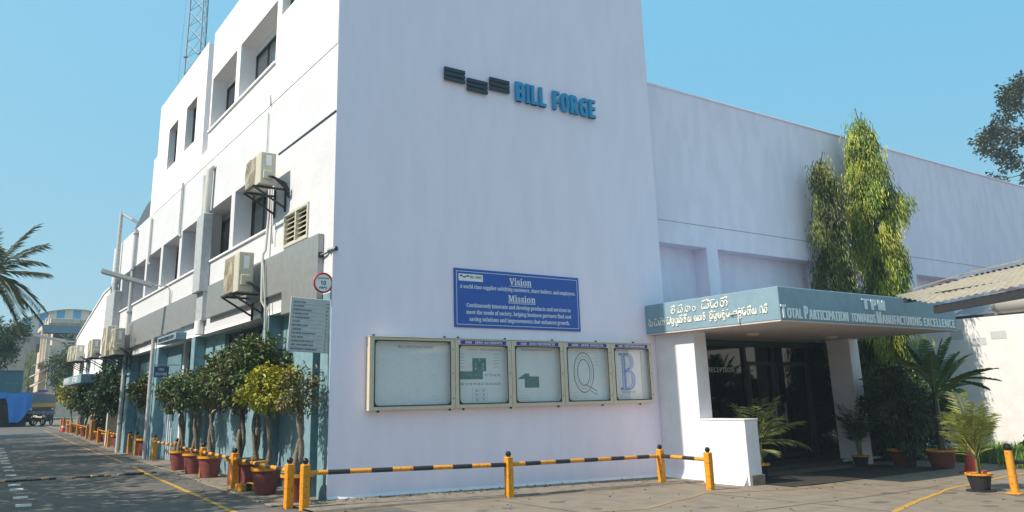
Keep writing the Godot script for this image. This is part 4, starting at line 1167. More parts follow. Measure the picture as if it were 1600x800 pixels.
	part("print_rule", b, M.sign_plate, o)
	# outlined Q filled with dots
	x = 5.02
	b = MB.new()
	for r in [[.27, .41], [.17, .27]]:
		var pp := []
		for i in 33: pp.append(Vector3(x + cos(TAU * i / 32) * r[0], .66 + sin(TAU * i / 32) * r[1], z + .001))
		b.tube(pp, .010, 4, false)
	b.tube([Vector3(x + .02, .42, z + .001), Vector3(x + .34, .28, z + .001), Vector3(x + .32, .20, z + .001), Vector3(x + .16, .29, z + .001)], .010, 4, false)
	for i in 30:
		var a := TAU * i / 30
		b.bx(x + cos(a) * .22 - .008, x + cos(a) * .22 + .008, .66 + sin(a) * .34 - .012, .66 + sin(a) * .34 + .012, z, z + .0008)
	part("outlined_letter_print", b, M.grey_print, o)
	b = MB.new()
	for k in 4: b.bx(x - .42, x - .2, .24 - k * .05, .246 - k * .05, z, z + .0008); b.bx(x + .32, x + .42, 1.02 - k * .07, 1.03 - k * .07, z, z + .0008)
	part("print_rule", b, M.sign_plate, o)
	# big blue B with a dotted pattern
	x = 5.98
	lettering("blue_letter_print", "B", "serif_bold", .46, .80, .001, M.blue_print, o, P.call(x + .06, .28))
	b = MB.new()
	for k in 26: b.bx(x + .155, x + .185, .31 + k * .029, .325 + k * .029, z + .001, z + .0018)
	for k in 60:
		var a := TAU * k / 60.0
		b.bx(x + .33 + cos(a) * .13 - .007, x + .33 + cos(a) * .13 + .007, (.50 if k % 2 == 0 else .87) + sin(a) * .17 - .007, (.50 if k % 2 == 0 else .87) + sin(a) * .17 + .007, z + .001, z + .0018)
	part("dots_print", b, M.paper, o)
	lettering("print", "BREAKDOWN", "sans_bold", .4, .035, .001, M.grey_print, o, P.call(x + .1, .225))
	b = MB.new()
	for k in 4: b.bx(x - .06, x + .66, .19 - k * .035, .194 - k * .035, z, z + .0008)
	b.bx(x - .05, x + .5, 1.12, 1.13, z, z + .0008)
	part("print_rule", b, M.grey_print, o)
	pbox("paper_curl", x + .71, x + .80, .07, 1.12, z, z + .02, M.sign_plate, o, .004)
# ---------------------------------------------------------------- bollards and rails
var post0: Node3D
func bollard(x: float, z: float, label: String, group: String, h := .67, ballr := .05, w := .125, turn := 0.0) -> Node3D:
	var o := thing("bollard", label, "bollard", gp(x, z), group, turn)
	var b := MB.new(); b.bx(-w / 2, w / 2, -.05, h, -w / 2, w / 2, .012)
	part("post", b, M.bollard, o)
	if ballr > 0:
		b = MB.new(); b.ball(Vector3(0, h + ballr * .95, 0), ballr, 14); b.tube([Vector3(0, h, 0), Vector3(0, h + .02, 0)], ballr * .6, 10)
		part("ball", b, M.black_gloss, o)
	return o
func rail(p: Vector3, q: Vector3, label: String, first_yellow := true, step := .36, r := .036) -> void:
	var o := thing("striped_rail", label, "rail", p, "black and yellow striped rails between bollards")
	var n := maxi(1, int(round(p.distance_to(q) / step)))
	for i in n:
		var b := MB.new()
		var a := (q - p) * (i / float(n)); var c := (q - p) * ((i + 1) / float(n))
		var yel := (i % 2 == 0) == first_yellow
		b.tube([a, c], r + (.0 if yel else .0006), 12)
		part("yellow_band" if yel else "black_band", b, M.rim_yellow if yel else M.black_paint, o)
func build_street_things() -> void:
	var gname := "orange bollards along the side street"
	var near := "orange bollards before the front wall"
	bollard(-.67, .73, "front orange bollard of the corner pair, rail to the wall side", near)
	bollard(-.80, .40, "rear orange bollard of the corner pair", gname)
	bollard(2.86, 1.22, "orange bollard midway along the front wall under the display case", near)
	bollard(6.80, 1.0, "orange bollard where the rail turns at the porch wall", near)
	bollard(6.66, 2.37, "orange bollard ending the rail before the low porch wall", near)
	var h := .54
	rail(gp(-.67, .73, h), gp(2.86, 1.22, h), "long striped rail from the corner to the middle bollard")
	rail(gp(2.86, 1.22, h), gp(6.80, 1.0, h), "long striped rail from the middle bollard to the porch")
	rail(gp(6.80, 1.0, h), gp(6.66, 2.37, h), "short striped rail beside the porch wall", false)
	var row := [[-.58, -3.25], [-.42, -6.18], [-.21, -9.63], [.0, -13.33], [.10, -16.6], [.13, -18.0], [.24, -20.5], [.26, -23.1], [.46, -27.1], [.58, -31.5], [.70, -35.9], [.85, -39.9], [.93, -42.2], [.98, -44.0], [1.02, -46.2]]
	var words := ["orange bollard beside the corner flower pot", "orange bollard before the long planter", "orange bollard left of the smaller green trees", "orange bollard in front of the single potted tree", "right one of the bollard pair past the single tree", "left one of the bollard pair past the single tree", "bollard before the red planters of the dark trees", "second bollard before the dark trees", "bollard beside the black barrel", "bollard by the tall yellow boards", "bollard left of the tall boards", "bollard right of the red cone", "bollard next to the red cone", "last but one bollard down the street", "farthest bollard down the street"]
	for i in row.size(): bollard(row[i][0], row[i][1], words[i], gname, .67, .05 if i < 6 else 0.0)
	var prev := Vector2(-.80, .40)
	var rl := ["striped rail before the corner trees", "striped rail before the long planter", "striped rail before the smaller green trees", "striped rail left of the smaller trees", "", "stub of striped rail in the bollard pair", "", "striped rail before the dark trees", "striped rail toward the black barrel", "", "striped rail past the tall boards", "striped rail toward the red cone"]
	for i in rl.size():
		var cur := Vector2(row[i][0], row[i][1])
		if rl[i]: rail(gp(prev.x, prev.y, .56), gp(cur.x, cur.y, .56), rl[i], true, .34, .034)
		prev = cur
	for i in 3:
		var bo := thing("tall_board", ["right", "middle", "left"][i] + " one of three tall yellow-brown boards standing behind bollards", "board", gp(.55 + .05 * i, -29.6 - i * .55))
		pbox("board", -.09, .09, -.02, .92, -.05, .05, M.rim_yellow if i == 0 else M.cream_dark, bo)
	var o := thing("kerb_block", "yellow and black striped kerb stone between the corner pots", "kerb stone", gp(-.42, -2.65, .012), "", .2)
	for i in 3: pbox("band", -.05 - i * .11, .06 - i * .11, 0, .13, -.12, .12, M.rim_yellow if i != 1 else M.black_paint, o, .012)
	# barrel, cone
	o = thing("barrel", "black waste barrel with a yellow rim among the street pots", "barrel", gp(.95, -31.1))
	var b := MB.new(); b.lathe([Vector2(0, 0), Vector2(.30, 0), Vector2(.34, .3), Vector2(.34, .33), Vector2(.33, .36), Vector2(.35, 1.1), Vector2(.33, 1.12), Vector2(.32, 1.05), Vector2(0, 1.0)], Vector3.ZERO, 20)
	part("body", b, M.black_plastic, o)
	b = MB.new(); b.lathe([Vector2(.345, 1.08), Vector2(.365, 1.09), Vector2(.365, 1.14), Vector2(.34, 1.14)], Vector3.ZERO, 20)
	part("rim", b, M.rim_yellow, o)
	cone("red cone beside the last street bollards", gp(.8, -43.0), .85)
	# lorry
	lorry()
	tarp_stack()
	for i in 3: motorbike(["parked motorcycle nearest the lorry", "middle parked motorcycle beside the tarpaulin", "parked motorcycle against the blue tarpaulin"][i], Vector3(1.45 - i * .75, gh(0, -59), -59.0 + i * .5), .3 + i * .25)
func cone(label: String, at: Vector3, h: float, band := true) -> void:
	var o := thing("traffic_cone", label, "traffic cone", at, "red traffic cones")
	var b := MB.new(); b.lathe([Vector2(.16, .03), Vector2(.10, h * .35), Vector2(.06, h * .8), Vector2(.05, h), Vector2(0, h)], Vector3.ZERO, 18)
	part("body", b, M.cone_red, o)
	pbox("base", -.2, .2, 0, .04, -.2, .2, M.cone_red, o, .01)
	if not band: o.rotation.z = .05; return
	b = MB.new(); b.lathe([Vector2(.118, h * .25), Vector2(.098, h * .42), Vector2(.094, h * .42)], Vector3.ZERO, 18)
	part("band", b, M.stripe_white, o)
func lorry() -> void:
	var o := thing("lorry", "lorry with yellow-banded cab facing down the side street", "lorry", Vector3(2.83, gh(0, -80), -80))
	var b := MB.new()
	# cab shell with slanted windscreen
	var w := 1.22
	var prof := [Vector2(.95, .0), Vector2(1.55, .02), Vector2(2.5, -.28), Vector2(2.66, -.5), Vector2(2.66, -1.9), Vector2(.95, -1.9)]
	for i in prof.size():
		var p: Vector2 = prof[i]; var q: Vector2 = prof[(i + 1) % prof.size()]
		b._q(Vector3(-w, p.x, p.y), Vector3(w, p.x, p.y), Vector3(w, q.x, q.y), Vector3(-w, q.x, q.y), Vector3(0, (p.x + q.x) * .5 - 1.8, (p.y + q.y) * .5 + .95))
	for s in [-1, 1]:
		for i in range(1, prof.size() - 1):
			var a := Vector3(s * w, prof[0].x, prof[0].y); var c := Vector3(s * w, prof[i].x, prof[i].y); var d := Vector3(s * w, prof[i + 1].x, prof[i + 1].y)
			if s > 0: b.tri(a, d, c)
			else: b.tri(a, c, d)
	part("cab", b, M.truck_red, o)
	b = MB.new(); b._q(Vector3(-1.1, 1.66, .0), Vector3(1.1, 1.66, .0), Vector3(1.08, 2.42, -.235), Vector3(-1.08, 2.42, -.235), Vector3(0, .3, 1))
	part("windscreen", b, M.pane_mid, o)
	pbox("yellow_band", -1.23, 1.23, 1.22, 1.56, .0, .04, M.truck_yellow, o, .01)
	pbox("radiator_grille", -.95, .95, .82, 1.18, .0, .03, M.iron, o, .01)
	pbox("bumper", -1.22, 1.22, .48, .8, -.2, .12, M.truck_red, o, .02)
	pbox("name_board", -.45, .45, 2.68, 2.9, -.7, -.6, M.sign_blue, o)
	for s in [-1, 1]:
		b = MB.new(); b.tube([Vector3(s * .95, 1.02, .03), Vector3(s * .95, 1.02, .06)], .12, 14)
		part("headlight", b, M.stripe_white, o)
		b = MB.new(); b.bx(s * 1.32 - .1, s * 1.32 + .1, 1.75, 2.15, -.12, -.06, .01); b.tube([Vector3(s * 1.2, 2.1, -.1), Vector3(s * 1.35, 2.0, -.1)], .02, 6)
		part("mirror", b, M.black_plastic, o)
		for zz in [-.75, -4.6]:
			b = MB.new(); b.tube([Vector3(s * .85, .5, zz), Vector3(s * 1.15, .5, zz)], .5, 20)
			var wh := part("wheel", b, M.rubber, o)
			b = MB.new(); b.tube([Vector3(s * 1.15, .5, zz), Vector3(s * 1.17, .5, zz)], .26, 14)
			part("rim", b, M.steel, wh)
	b = MB.new(); b.bx(-1.0, 1.0, .6, .9, -7, -1.9); b.bx(-1.22, 1.22, 1.0, 2.3, -7.2, -2.1)
	part("load_bed", b, M.shed_teal, o)
func tarp_stack() -> void:
	var g := gh(0, -57)
	var o := thing("crate_stack", "dark stack of crates half hidden under blue tarpaulin", "crate stack", Vector3(-.9, g, -56.6))
	for i in 3:
		for j in 2: pbox("crate", -4.0 + j * 2.02, -2.0 + j * 2.02, i * .76 + .02, i * .76 + .75, -2, .0 - .08 * ((i + j) % 2), M.black_plastic, o, .02)
	pbox("crate", .06, .72, .02, 2.2, -2.0, -.15, M.iron, o, .02)
	o = thing("tarpaulin", "bright blue tarpaulin draped over the dark stack", "tarpaulin", Vector3(-.9, g, -56.6))
	var b := MB.new()
	var n := 26
	var P := func(i: float, j: float) -> Vector3:
		# i along x, j: 0 rear top .. .35 front top edge .. 1 lower hem
		var u := i / n
		var x := lerpf(-4.1, .95, u)
		var hem := lerpf(.55, .25, u) if u > .72 else (2.05 if u < .68 else lerpf(2.05, .5, (u - .68) / .04))
		if u > .86: hem = lerpf(.3, 1.4, (u - .86) / .14)
		var top := 2.42 + .05 * sin(u * 23.0) - .12 * maxf(0, u - .8)
		var f := .05 * sin(u * 41.0 + j * 2.0) + .03 * sin(u * 90.0)
		if j <= .3: return Vector3(x, top, lerpf(-2.1, .06, j / .3))
		var t := (j - .3) / .7
		return Vector3(x, lerpf(top - .02, hem, t), .10 + f * (0.4 + t))
	for i in n:
		for j in 10:
			b.quad(P.call(i, (j + 1) / 10.0), P.call(i + 1, (j + 1) / 10.0), P.call(i + 1, j / 10.0), P.call(i, j / 10.0))
	part("cloth", b, M.tarp_blue, o)
func motorbike(label: String, at: Vector3, turn: float) -> void:
	var o := thing("motorcycle", label, "motorcycle", at, "motorcycles parked by the tarpaulin", turn)
	for z in [-.62, .62]:
		var pp := []
		for i in 21: pp.append(Vector3(0, .3 + sin(TAU * i / 20) * .25, z + cos(TAU * i / 20) * .25))
		var b := MB.new(); b.tube(pp, .055, 8, false)
		var wh := part("wheel", b, M.rubber, o)
		b = MB.new()
		for i in 6: b.bar(Vector3(0, .3, z), Vector3(0, .3 + sin(TAU * i / 6) * .24, z + cos(TAU * i / 6) * .24), .02, .02)
		part("spokes", b, M.steel, wh)
	var b := MB.new(); b.box(Vector3(0, .42, 0), Vector3(.26, .3, .5), .06)
	part("engine", b, M.iron, o)
	b = MB.new(); b.box(Vector3(0, .78, .18), Vector3(.26, .22, .5), .09)
	part("tank", b, M.black_gloss, o)
	b = MB.new(); b.box(Vector3(0, .80, -.35), Vector3(.26, .10, .66), .04)
	part("seat", b, M.black_plastic, o)
	b = MB.new(); b.tube([Vector3(0, .3, .62), Vector3(0, .98, .38)], .03, 6); b.tube([Vector3(-.33, 1.02, .3), Vector3(0, .98, .4), Vector3(.33, 1.02, .3)], .018, 6); b.tube([Vector3(0, .3, -.62), Vector3(0, .7, -.3)], .03, 6)
	part("fork", b, M.steel, o)
	b = MB.new(); b.ball(Vector3(0, .9, .5), .09, 10)
	part("headlight", b, M.steel, o)
# ---------------------------------------------------------------- plants
func crown(b: MB, ctr: Vector3, rad: Vector3, n: int, ll: float, lw: float, cols: Array, clumps: int, droop := .25, spread := .30, fill := .45) -> Array:
	var cs := []
	for i in clumps:
		var d := Vector3(rng.randfn(), rng.randfn() * .9 + .1, rng.randfn()).normalized()
		var k := lerpf(fill, 1.0, sqrt(rng.randf())) * rng.randf_range(.8, 1.08)
		cs.append([ctr + d * rad * k, rng.randf_range(.7, 1.15), rng.randi() % cols.size()])
	rad *= .82
	var mr := minf(rad.x, minf(rad.y, rad.z))
	for i in n:
		var c = cs[rng.randi() % clumps]
		var off := Vector3(rng.randfn(), rng.randfn() * .8, rng.randfn()).limit_length(1.9) * mr * spread
		var p: Vector3 = c[0] + off
		var d: Vector3 = ((p - ctr).normalized() * .6 + Vector3(rng.randfn(), rng.randfn() * .7 - droop, rng.randfn()) * .7).normalized()
		var up := Vector3(rng.randfn() * .5, 1.0, rng.randfn() * .5).normalized()
		var col: Color = cols[c[2]] if rng.randf() < .75 else cols[rng.randi() % cols.size()]
		var k: float = c[1] * rng.randf_range(.75, 1.25)
		b.col = Color(col.r * k, col.g * k, col.b * k)
		var s := rng.randf_range(.5, 1.4)
		if absf(d.dot(up)) > .97: up = Vector3.RIGHT
		b.leaf(p, d, up, ll * s, lw * s)
	b.col = Color(1, 1, 1)
	return cs
const GREEN := [Color(.08, .13, .038), Color(.105, .17, .05), Color(.062, .105, .036), Color(.16, .21, .075)]
const DARK := [Color(.042, .09, .034), Color(.058, .115, .04), Color(.034, .07, .03)]
const OLIVE := [Color(.10, .13, .012), Color(.13, .15, .06), Color(.07, .10, .035), Color(.16, .16, .05)]
const YELLOW := [Color(.52, .46, .025), Color(.40, .40, .03), Color(.58, .48, .04), Color(.24, .28, .03)]
const LIME := [Color(.28, .34, .04), Color(.17, .24, .04), Color(.40, .42, .06), Color(.11, .17, .035)]
func pot(o: Node3D, r: float, h: float, body: Material, rim: Material, sq := 0.0) -> void:
	var b := MB.new()
	b.lathe([Vector2(0, 0), Vector2(r * .68, 0), Vector2(r * .70, .02), Vector2(r * .95, h * .9), Vector2(r * .88, h * .9), Vector2(0, h * .88)], Vector3.ZERO, 24)
	var p := part("pot", b, body, o)
	b = MB.new(); b.lathe([Vector2(r * .94, h * .88), Vector2(r * 1.06, h * .89), Vector2(r * 1.07, h), Vector2(r * .93, h), Vector2(r * .9, h * .9)], Vector3.ZERO, 24)
	part("rim", b, rim, p)
	b = MB.new(); b.lathe([Vector2(r * .93, h * .92), Vector2(r * .5, h * .96), Vector2(0, h * .97)], Vector3.ZERO, 16)
	part("soil", b, M.soil, o)
func twisted_trunk(b: MB, y0: float, y1: float, r: float, lean: Vector2, strands := 3) -> void:
	for s in strands:
		var p := []; var rr := []
		var ph := rng.randf() * TAU
		for i in 13:
			var t := i / 12.0
			var a := ph + t * rng.randf_range(4.5, 5.5)
			var k: float = r * (1.0 - .25 * t)
			p.append(Vector3(cos(a) * k + lean.x * t * t, lerpf(y0, y1, t), sin(a) * k + lean.y * t * t)); rr.append(r * lerpf(.85, .55, t) * rng.randf_range(.85, 1.15))
		b.tube(p, rr, 7)
func potted_tree(label: String, at: Vector3, pr: float, ph: float, trunk_top: float, cc: Vector3, cr: Vector3, n: int, cols: Array, clumps: int, with_pot := true, lw := .042, body := "terracotta", group := "potted trees along the side street", spread := .30) -> Node3D:
	var o := thing("potted_tree", label, "potted tree", at, group)
	if with_pot: pot(o, pr, ph, M[body], M.rim_yellow)
	var b := MB.new()
	twisted_trunk(b, ph * .8 if with_pot else .0, trunk_top, .058, Vector2(cc.x, cc.z) * .7)
	var cb := MB.new()
	var cs := crown(cb, cc, cr, int(n * 1.7), lw * 2.1, lw * 1.15, cols, int(clumps * 1.3), .3, spread)
	var top := Vector3(cc.x * .7, trunk_top - .05, cc.z * .7)
	for i in mini(cs.size(), 16):
		var e: Vector3 = cs[i][0]
		b.tube([top, top.lerp(e, .5) + Vector3(rng.randf_range(-.06, .06), .05, rng.randf_range(-.06, .06)), e], [.022, .014, .005], 5)
	part("trunk", b, M.bark, o)
	part("crown", cb, M.leaf_gloss, o)
	return o
func frond(base: Vector3, az: float, up: float, length: float, sag: float, ll: float, lw: float, nl: int, col: Color) -> MB:
	var b := MB.new()
	var h := Vector3(cos(az), 0, sin(az))
	var pts := []
	for i in 13:
		var t := i / 12.0
		pts.append(base + h * length * t * cos(up) * (1 - .12 * t * sag) + Vector3.UP * (length * (sin(up) * t - sag * t * t * .8)))
	b.col = Color(col.r * 1.3, col.g * 1.2, col.b)
	var rr := []
	for i in 13: rr.append(lerpf(.012, .003, i / 12.0) * length)
	b.tube(pts, rr, 5)
	for i in nl:
		var t := lerpf(.14, 1.0, i / float(nl - 1))
		var k := t * 12.0; var i0 := mini(int(k), 11)
		var p: Vector3 = pts[i0].lerp(pts[i0 + 1], k - i0)
		var d: Vector3 = (pts[i0 + 1] - pts[i0]).normalized()
		var side := d.cross(Vector3.UP).normalized()
		for s in [-1, 1]:
			var v := rng.randf_range(.8, 1.2)
			b.col = Color(col.r * v, col.g * v, col.b * v)
			var l := ll * (1.0 - .55 * absf(t - .4)) * rng.randf_range(.85, 1.1)
			var ld: Vector3 = (side * s * .8 + d * .65 + Vector3.DOWN * rng.randf_range(.05, .35)).normalized()
			b.leaf(p, ld, Vector3.UP, l, lw, .12)
	return b
func palm_plant(label: String, at: Vector3, pr: float, ph: float, body: String, n: int, length: float, stem: float, col: Color, az0 := 0.0, azr := TAU, group := "areca palms in pots", up0 := .5, up1 := 1.35) -> Node3D:
	var o := thing("potted_palm", label, "potted palm", at, group)
	if pr > 0: pot(o, pr, ph, M[body], M.rim_yellow)
	var b := MB.new()
	b.col = Color(.16, .17, .05)
	for i in 7:
		var a := rng.randf() * TAU; var k := rng.randf_range(.01, .05)
		b.tube([Vector3(cos(a) * k, ph * .85, sin(a) * k), Vector3(cos(a) * k * 2, ph + stem * rng.randf_range(.7, 1.1), sin(a) * k * 2)], [.018, .010], 6)
	part("stem", b, M.leaf, o)
	for i in n:
		var az := az0 + azr * (i + rng.randf() * .5) / n
		var v := rng.randf_range(.75, 1.3)
		part("frond", frond(Vector3(0, ph + stem * rng.randf_range(.3, 1.0), 0), az, rng.randf_range(up0, up1), length * rng.randf_range(.75, 1.1), rng.randf_range(.2, .55), length * .36, .017, 17, Color(col.r * v, col.g * v, col.b * v)), M.leaf, o)
	return o
func banana_leaf(base: Vector3, az: float, up: float, length: float, width: float, sag: float, stalk: float, col: Color) -> MB:
	var b := MB.new()
	var h := Vector3(cos(az), 0, sin(az))
	var pts := []
	for i in 15:
		var t := i / 14.0
		pts.append(base + h * (length + stalk) * t * cos(up) + Vector3.UP * ((length + stalk) * (sin(up) * t - sag * t * t)))
	b.col = Color(col.r * 1.6, col.g * 1.5, col.b * 1.4)
	var rr := []
	for i in 15: rr.append(lerpf(.022, .006, i / 14.0))
	b.tube(pts, rr, 6)
	var k0 := int(14.0 * stalk / (length + stalk))
	var side := h.cross(Vector3.UP).normalized()
	for s in [-1, 1]:
		for i in range(k0, 14):
			var t := (i - k0) / float(14 - k0); var t1 := (i + 1 - k0) / float(14 - k0)
			var wa := width * .5 * pow(sin(PI * clampf(t * .96 + .02, 0, 1)), .6); var wb := width * .5 * pow(sin(PI * clampf(t1 * .96 + .02, 0, 1)), .6)
			var lift := Vector3.UP * .25
			var v := rng.randf_range(.88, 1.1)
			b.col = Color(col.r * v, col.g * v, col.b * v)
			var tear := rng.randf_range(-.03, .01)
			var a: Vector3 = pts[i]; var c: Vector3 = pts[i + 1]
			var e: Vector3 = c + (side * s + lift).normalized() * wb + Vector3(0, tear, 0); var f: Vector3 = a + (side * s + lift).normalized() * wa
			b.quad(a, c, e, f)
	return b
func hanging_tree(label: String, at: Vector3, hgt: float, rad: float, n: int, cols: Array, low: float) -> void:
	# slender tree with strands of long drooping leaves
	var o := thing("weeping_mast_tree", label, "tree", at, "slender weeping trees by the porch")
	var b := MB.new()
	var p := []; var rr := []
	for i in 12:
		var t := i / 11.0
		p.append(Vector3(sin(i * 1.7) * .05, t * hgt * .97, cos(i * 1.3) * .05)); rr.append(lerpf(.12, .015, t))
	b.tube(p, rr, 9)
	var cb := MB.new()
	var lumps := []
	for i in int(hgt * 11):
		var t := (i + rng.randf()) / (hgt * 11)
		var a := rng.randf() * TAU
		var env := rad * minf(1.0, .12 + 4.2 * (1.0 - t)) * (.80 + .16 * sin(t * 13.0 + at.x) + .10 * sin(t * 29.0)) + .10
		lumps.append([Vector3(cos(a) * env * rng.randf_range(.45, 1.0), lerpf(low, hgt - .25, t), sin(a) * env * rng.randf_range(.45, 1.0)), rng.randf_range(.45, 1.55), a, rng.randi() % cols.size()])
	var strands := n / 14
	for s in strands:
		var lp = lumps[rng.randi() % lumps.size()]
		var sp := .05 + rad * .09
		var tip: Vector3 = lp[0] + Vector3(rng.randfn() * sp, rng.randfn() * .18, rng.randfn() * sp)
		if s % 5 == 0: b.tube([Vector3(0, minf(tip.y + .15, hgt * .95), 0), tip * Vector3(.5, 1, .5) + Vector3(0, .1, 0), tip], [.018, .012, .004], 4)
		var col: Color = cols[lp[3]] if rng.randf() < .7 else cols[rng.randi() % cols.size()]
		var out := Vector3(cos(lp[2]), 0, sin(lp[2]))
		for k in 14:
			var q: Vector3 = tip + Vector3(rng.randfn() * .07, -k * .036 + rng.randfn() * .04, rng.randfn() * .07)
			var d := (out * rng.randf_range(.0, .6) + Vector3(rng.randfn() * .22, -1.0, rng.randfn() * .22)).normalized()
			var v: float = lp[1] * rng.randf_range(.8, 1.2)
			cb.col = Color(col.r * v, col.g * v, col.b * v)
			cb.leaf(q, d, (out + Vector3(rng.randfn() * .4, .2, rng.randfn() * .4)).normalized(), rng.randf_range(.13, .23), .027, .2)
	part("trunk", b, M.bark_dark, o)
	part("crown", cb, M.leaf, o)
func leafy_tree(label: String, at: Vector3, trunk_h: float, cc: Vector3, cr: Vector3, n: int, ll: float, cols: Array, clumps: int, called := "leafy_tree", spread := .22, group := "") -> void:
	var o := thing(called, label, "tree", at, group)
	var cb := MB.new()
	var cs := crown(cb, cc, cr, n, ll, ll * .5, cols, clumps, .2, spread, .35)
	var b := MB.new()
	b.tube([Vector3(0, -.2, 0), Vector3(.08, trunk_h * .5, .05), Vector3(cc.x * .5, trunk_h, cc.z * .5), cc], [.24, .18, .14, .05], 9)
	for i in mini(cs.size(), 30):
		var e: Vector3 = cs[i][0]
		var s := Vector3(cc.x * .5, trunk_h, cc.z * .5).lerp(cc, rng.randf())
		b.tube([s, s.lerp(e, .5) + Vector3(0, .15, 0), e], [.07, .04, .012], 5)
	part("trunk", b, M.bark_dark, o)
	part("crown", cb, M.leaf_far, o)
func build_forecourt_things() -> void:
	# round bollard with a dark rail at the right edge
	var o := thing("round_bollard", "round yellow bollard with black ball at the right edge", "bollard", gp(10.2, 6.06))
	var b := MB.new(); b.tube([Vector3(0, 0, 0), Vector3(0, .72, 0)], .065, 16)
	part("post", b, M.rim_yellow, o)
	b = MB.new(); b.ball(Vector3(0, .77, 0), .07, 14)
	part("ball", b, M.black_gloss, o)
	pbox("base_plate", -.12, .12, 0, .02, -.12, .12, M.rim_yellow, o)
	b = MB.new(); b.tube([Vector3(.06, .52, 0), Vector3(1.8, .50, 1.3)], .035, 10)
	part("dark_rail", b, M.black_paint, o)
	cone("leaning red cone behind the yellow-rimmed black palm pot", gp(13.6, 3.75), 1.0, false)
	# corrugated car shed roof on the right
	shed()
	var jb := MB.new()
	for q in [[[0.4, 5.0], [5.2, 4.85], [10.5, 4.6]], [[2.4, 1.4], [2.55, 4.4], [2.5, 9.0]], [[6.1, 2.9], [6.3, 5.6], [6.2, 9.5]], [[-1.2, 7.6], [3.5, 7.5], [9.0, 7.3]], [[9.9, 3.7], [10.0, 6.5], [9.9, 9.5]], [[-1.62, 9.8], [-1.60, 5.2], [-1.64, 2.6]]]: ribbon(jb, q, .018, .0025, .006)
	for k in 9:   # hairline cracks
		var p := Vector2(rng.randf_range(-.8, 11), rng.randf_range(1.8, 7.5)); var l := []
		var a := rng.randf() * TAU
		for i in 7: l.append([p.x, p.y]); a += rng.randfn() * .35; p += Vector2(cos(a), sin(a)) * .28
		ribbon(jb, l, .009, .003, .003)
	struct("paving_joints", jb, M.rubber)
	var st := MB.new()
	for k in 26:   # old drips and tyre-rubbed patches
		var c := Vector2(rng.randf_range(-1.0, 12), rng.randf_range(1.9, 8)); var r := rng.randf_range(.05, .22)
		var pr := []
		for i in 14: pr.append(gp(c.x + cos(TAU * i / 14) * r * rng.randf_range(.6, 1.3), c.y + sin(TAU * i / 14) * r * rng.randf_range(.4, 1.0), .0015 + k * .00004))
		for i in 14: st._q(gp(c.x, c.y, .0015 + k * .00004), pr[i], pr[(i + 1) % 14], pr[(i + 1) % 14], Vector3.UP)
	struct("ground_stains", st, M.stain)
	var lt := MB.new()
	for k in 420:
		var p: Vector3
		if k % 3 == 0: p = gp(rng.randf_range(-.5, 7.6), .1 + absf(rng.randfn()) * .35, .043)
		elif k % 3 == 1: p = gp(rng.randf_range(-1.2, .1), rng.randf_range(-11, 1.5), .020)
		else: p = gp(rng.randf_range(-3.5, 14), rng.randf_range(1.6, 7.5), .008)
		var v := rng.randf_range(.5, 1.3)
		lt.col = [Color(.20 * v, .13 * v, .05 * v), Color(.10 * v, .07 * v, .03 * v), Color(.24 * v, .20 * v, .05 * v)][rng.randi() % 3]
		var a := rng.randf() * TAU
		lt.leaf(p, Vector3(cos(a), rng.randf_range(-.02, .25), sin(a)).normalized(), Vector3.UP, rng.randf_range(.04, .085), .03, .3)
	var lo := part("fallen_leaves", lt, M.leaf, self)
	lo.set_meta("kind", "stuff"); tag(lo, "small dry fallen leaves scattered over the paving", "fallen leaves")
	# grass tuft bed by the yard wall
	var g := MB.new()
	for i in 9000:
		var p := gp(rng.randf_range(14.9, 20.0), rng.randf_range(1.6, 7.4), .0)
		if p.z > 3.0 + (p.x - 14.9) * .0 + 2.2 * sin(p.x * .6 + .5) * .5 + 1.8 and rng.randf() < .8: continue
		if p.x < 16.2 and p.z < 3.6: continue
		var v := rng.randf_range(.6, 1.4)
		g.col = Color(.13 * v, .24 * v, .04 * v) if i % 40 > 0 else Color(.45, .22, .30)
		g.leaf(p, Vector3(rng.randfn() * .3, 1, rng.randfn() * .3).normalized(), Vector3(rng.randfn(), .1, rng.randfn()).normalized(), rng.randf_range(.15, .45), .022, .1)
	var gm := part("grass", g, M.leaf, self)
	gm.set_meta("kind", "stuff"); tag(gm, "short green grass in front of the yard wall", "grass")
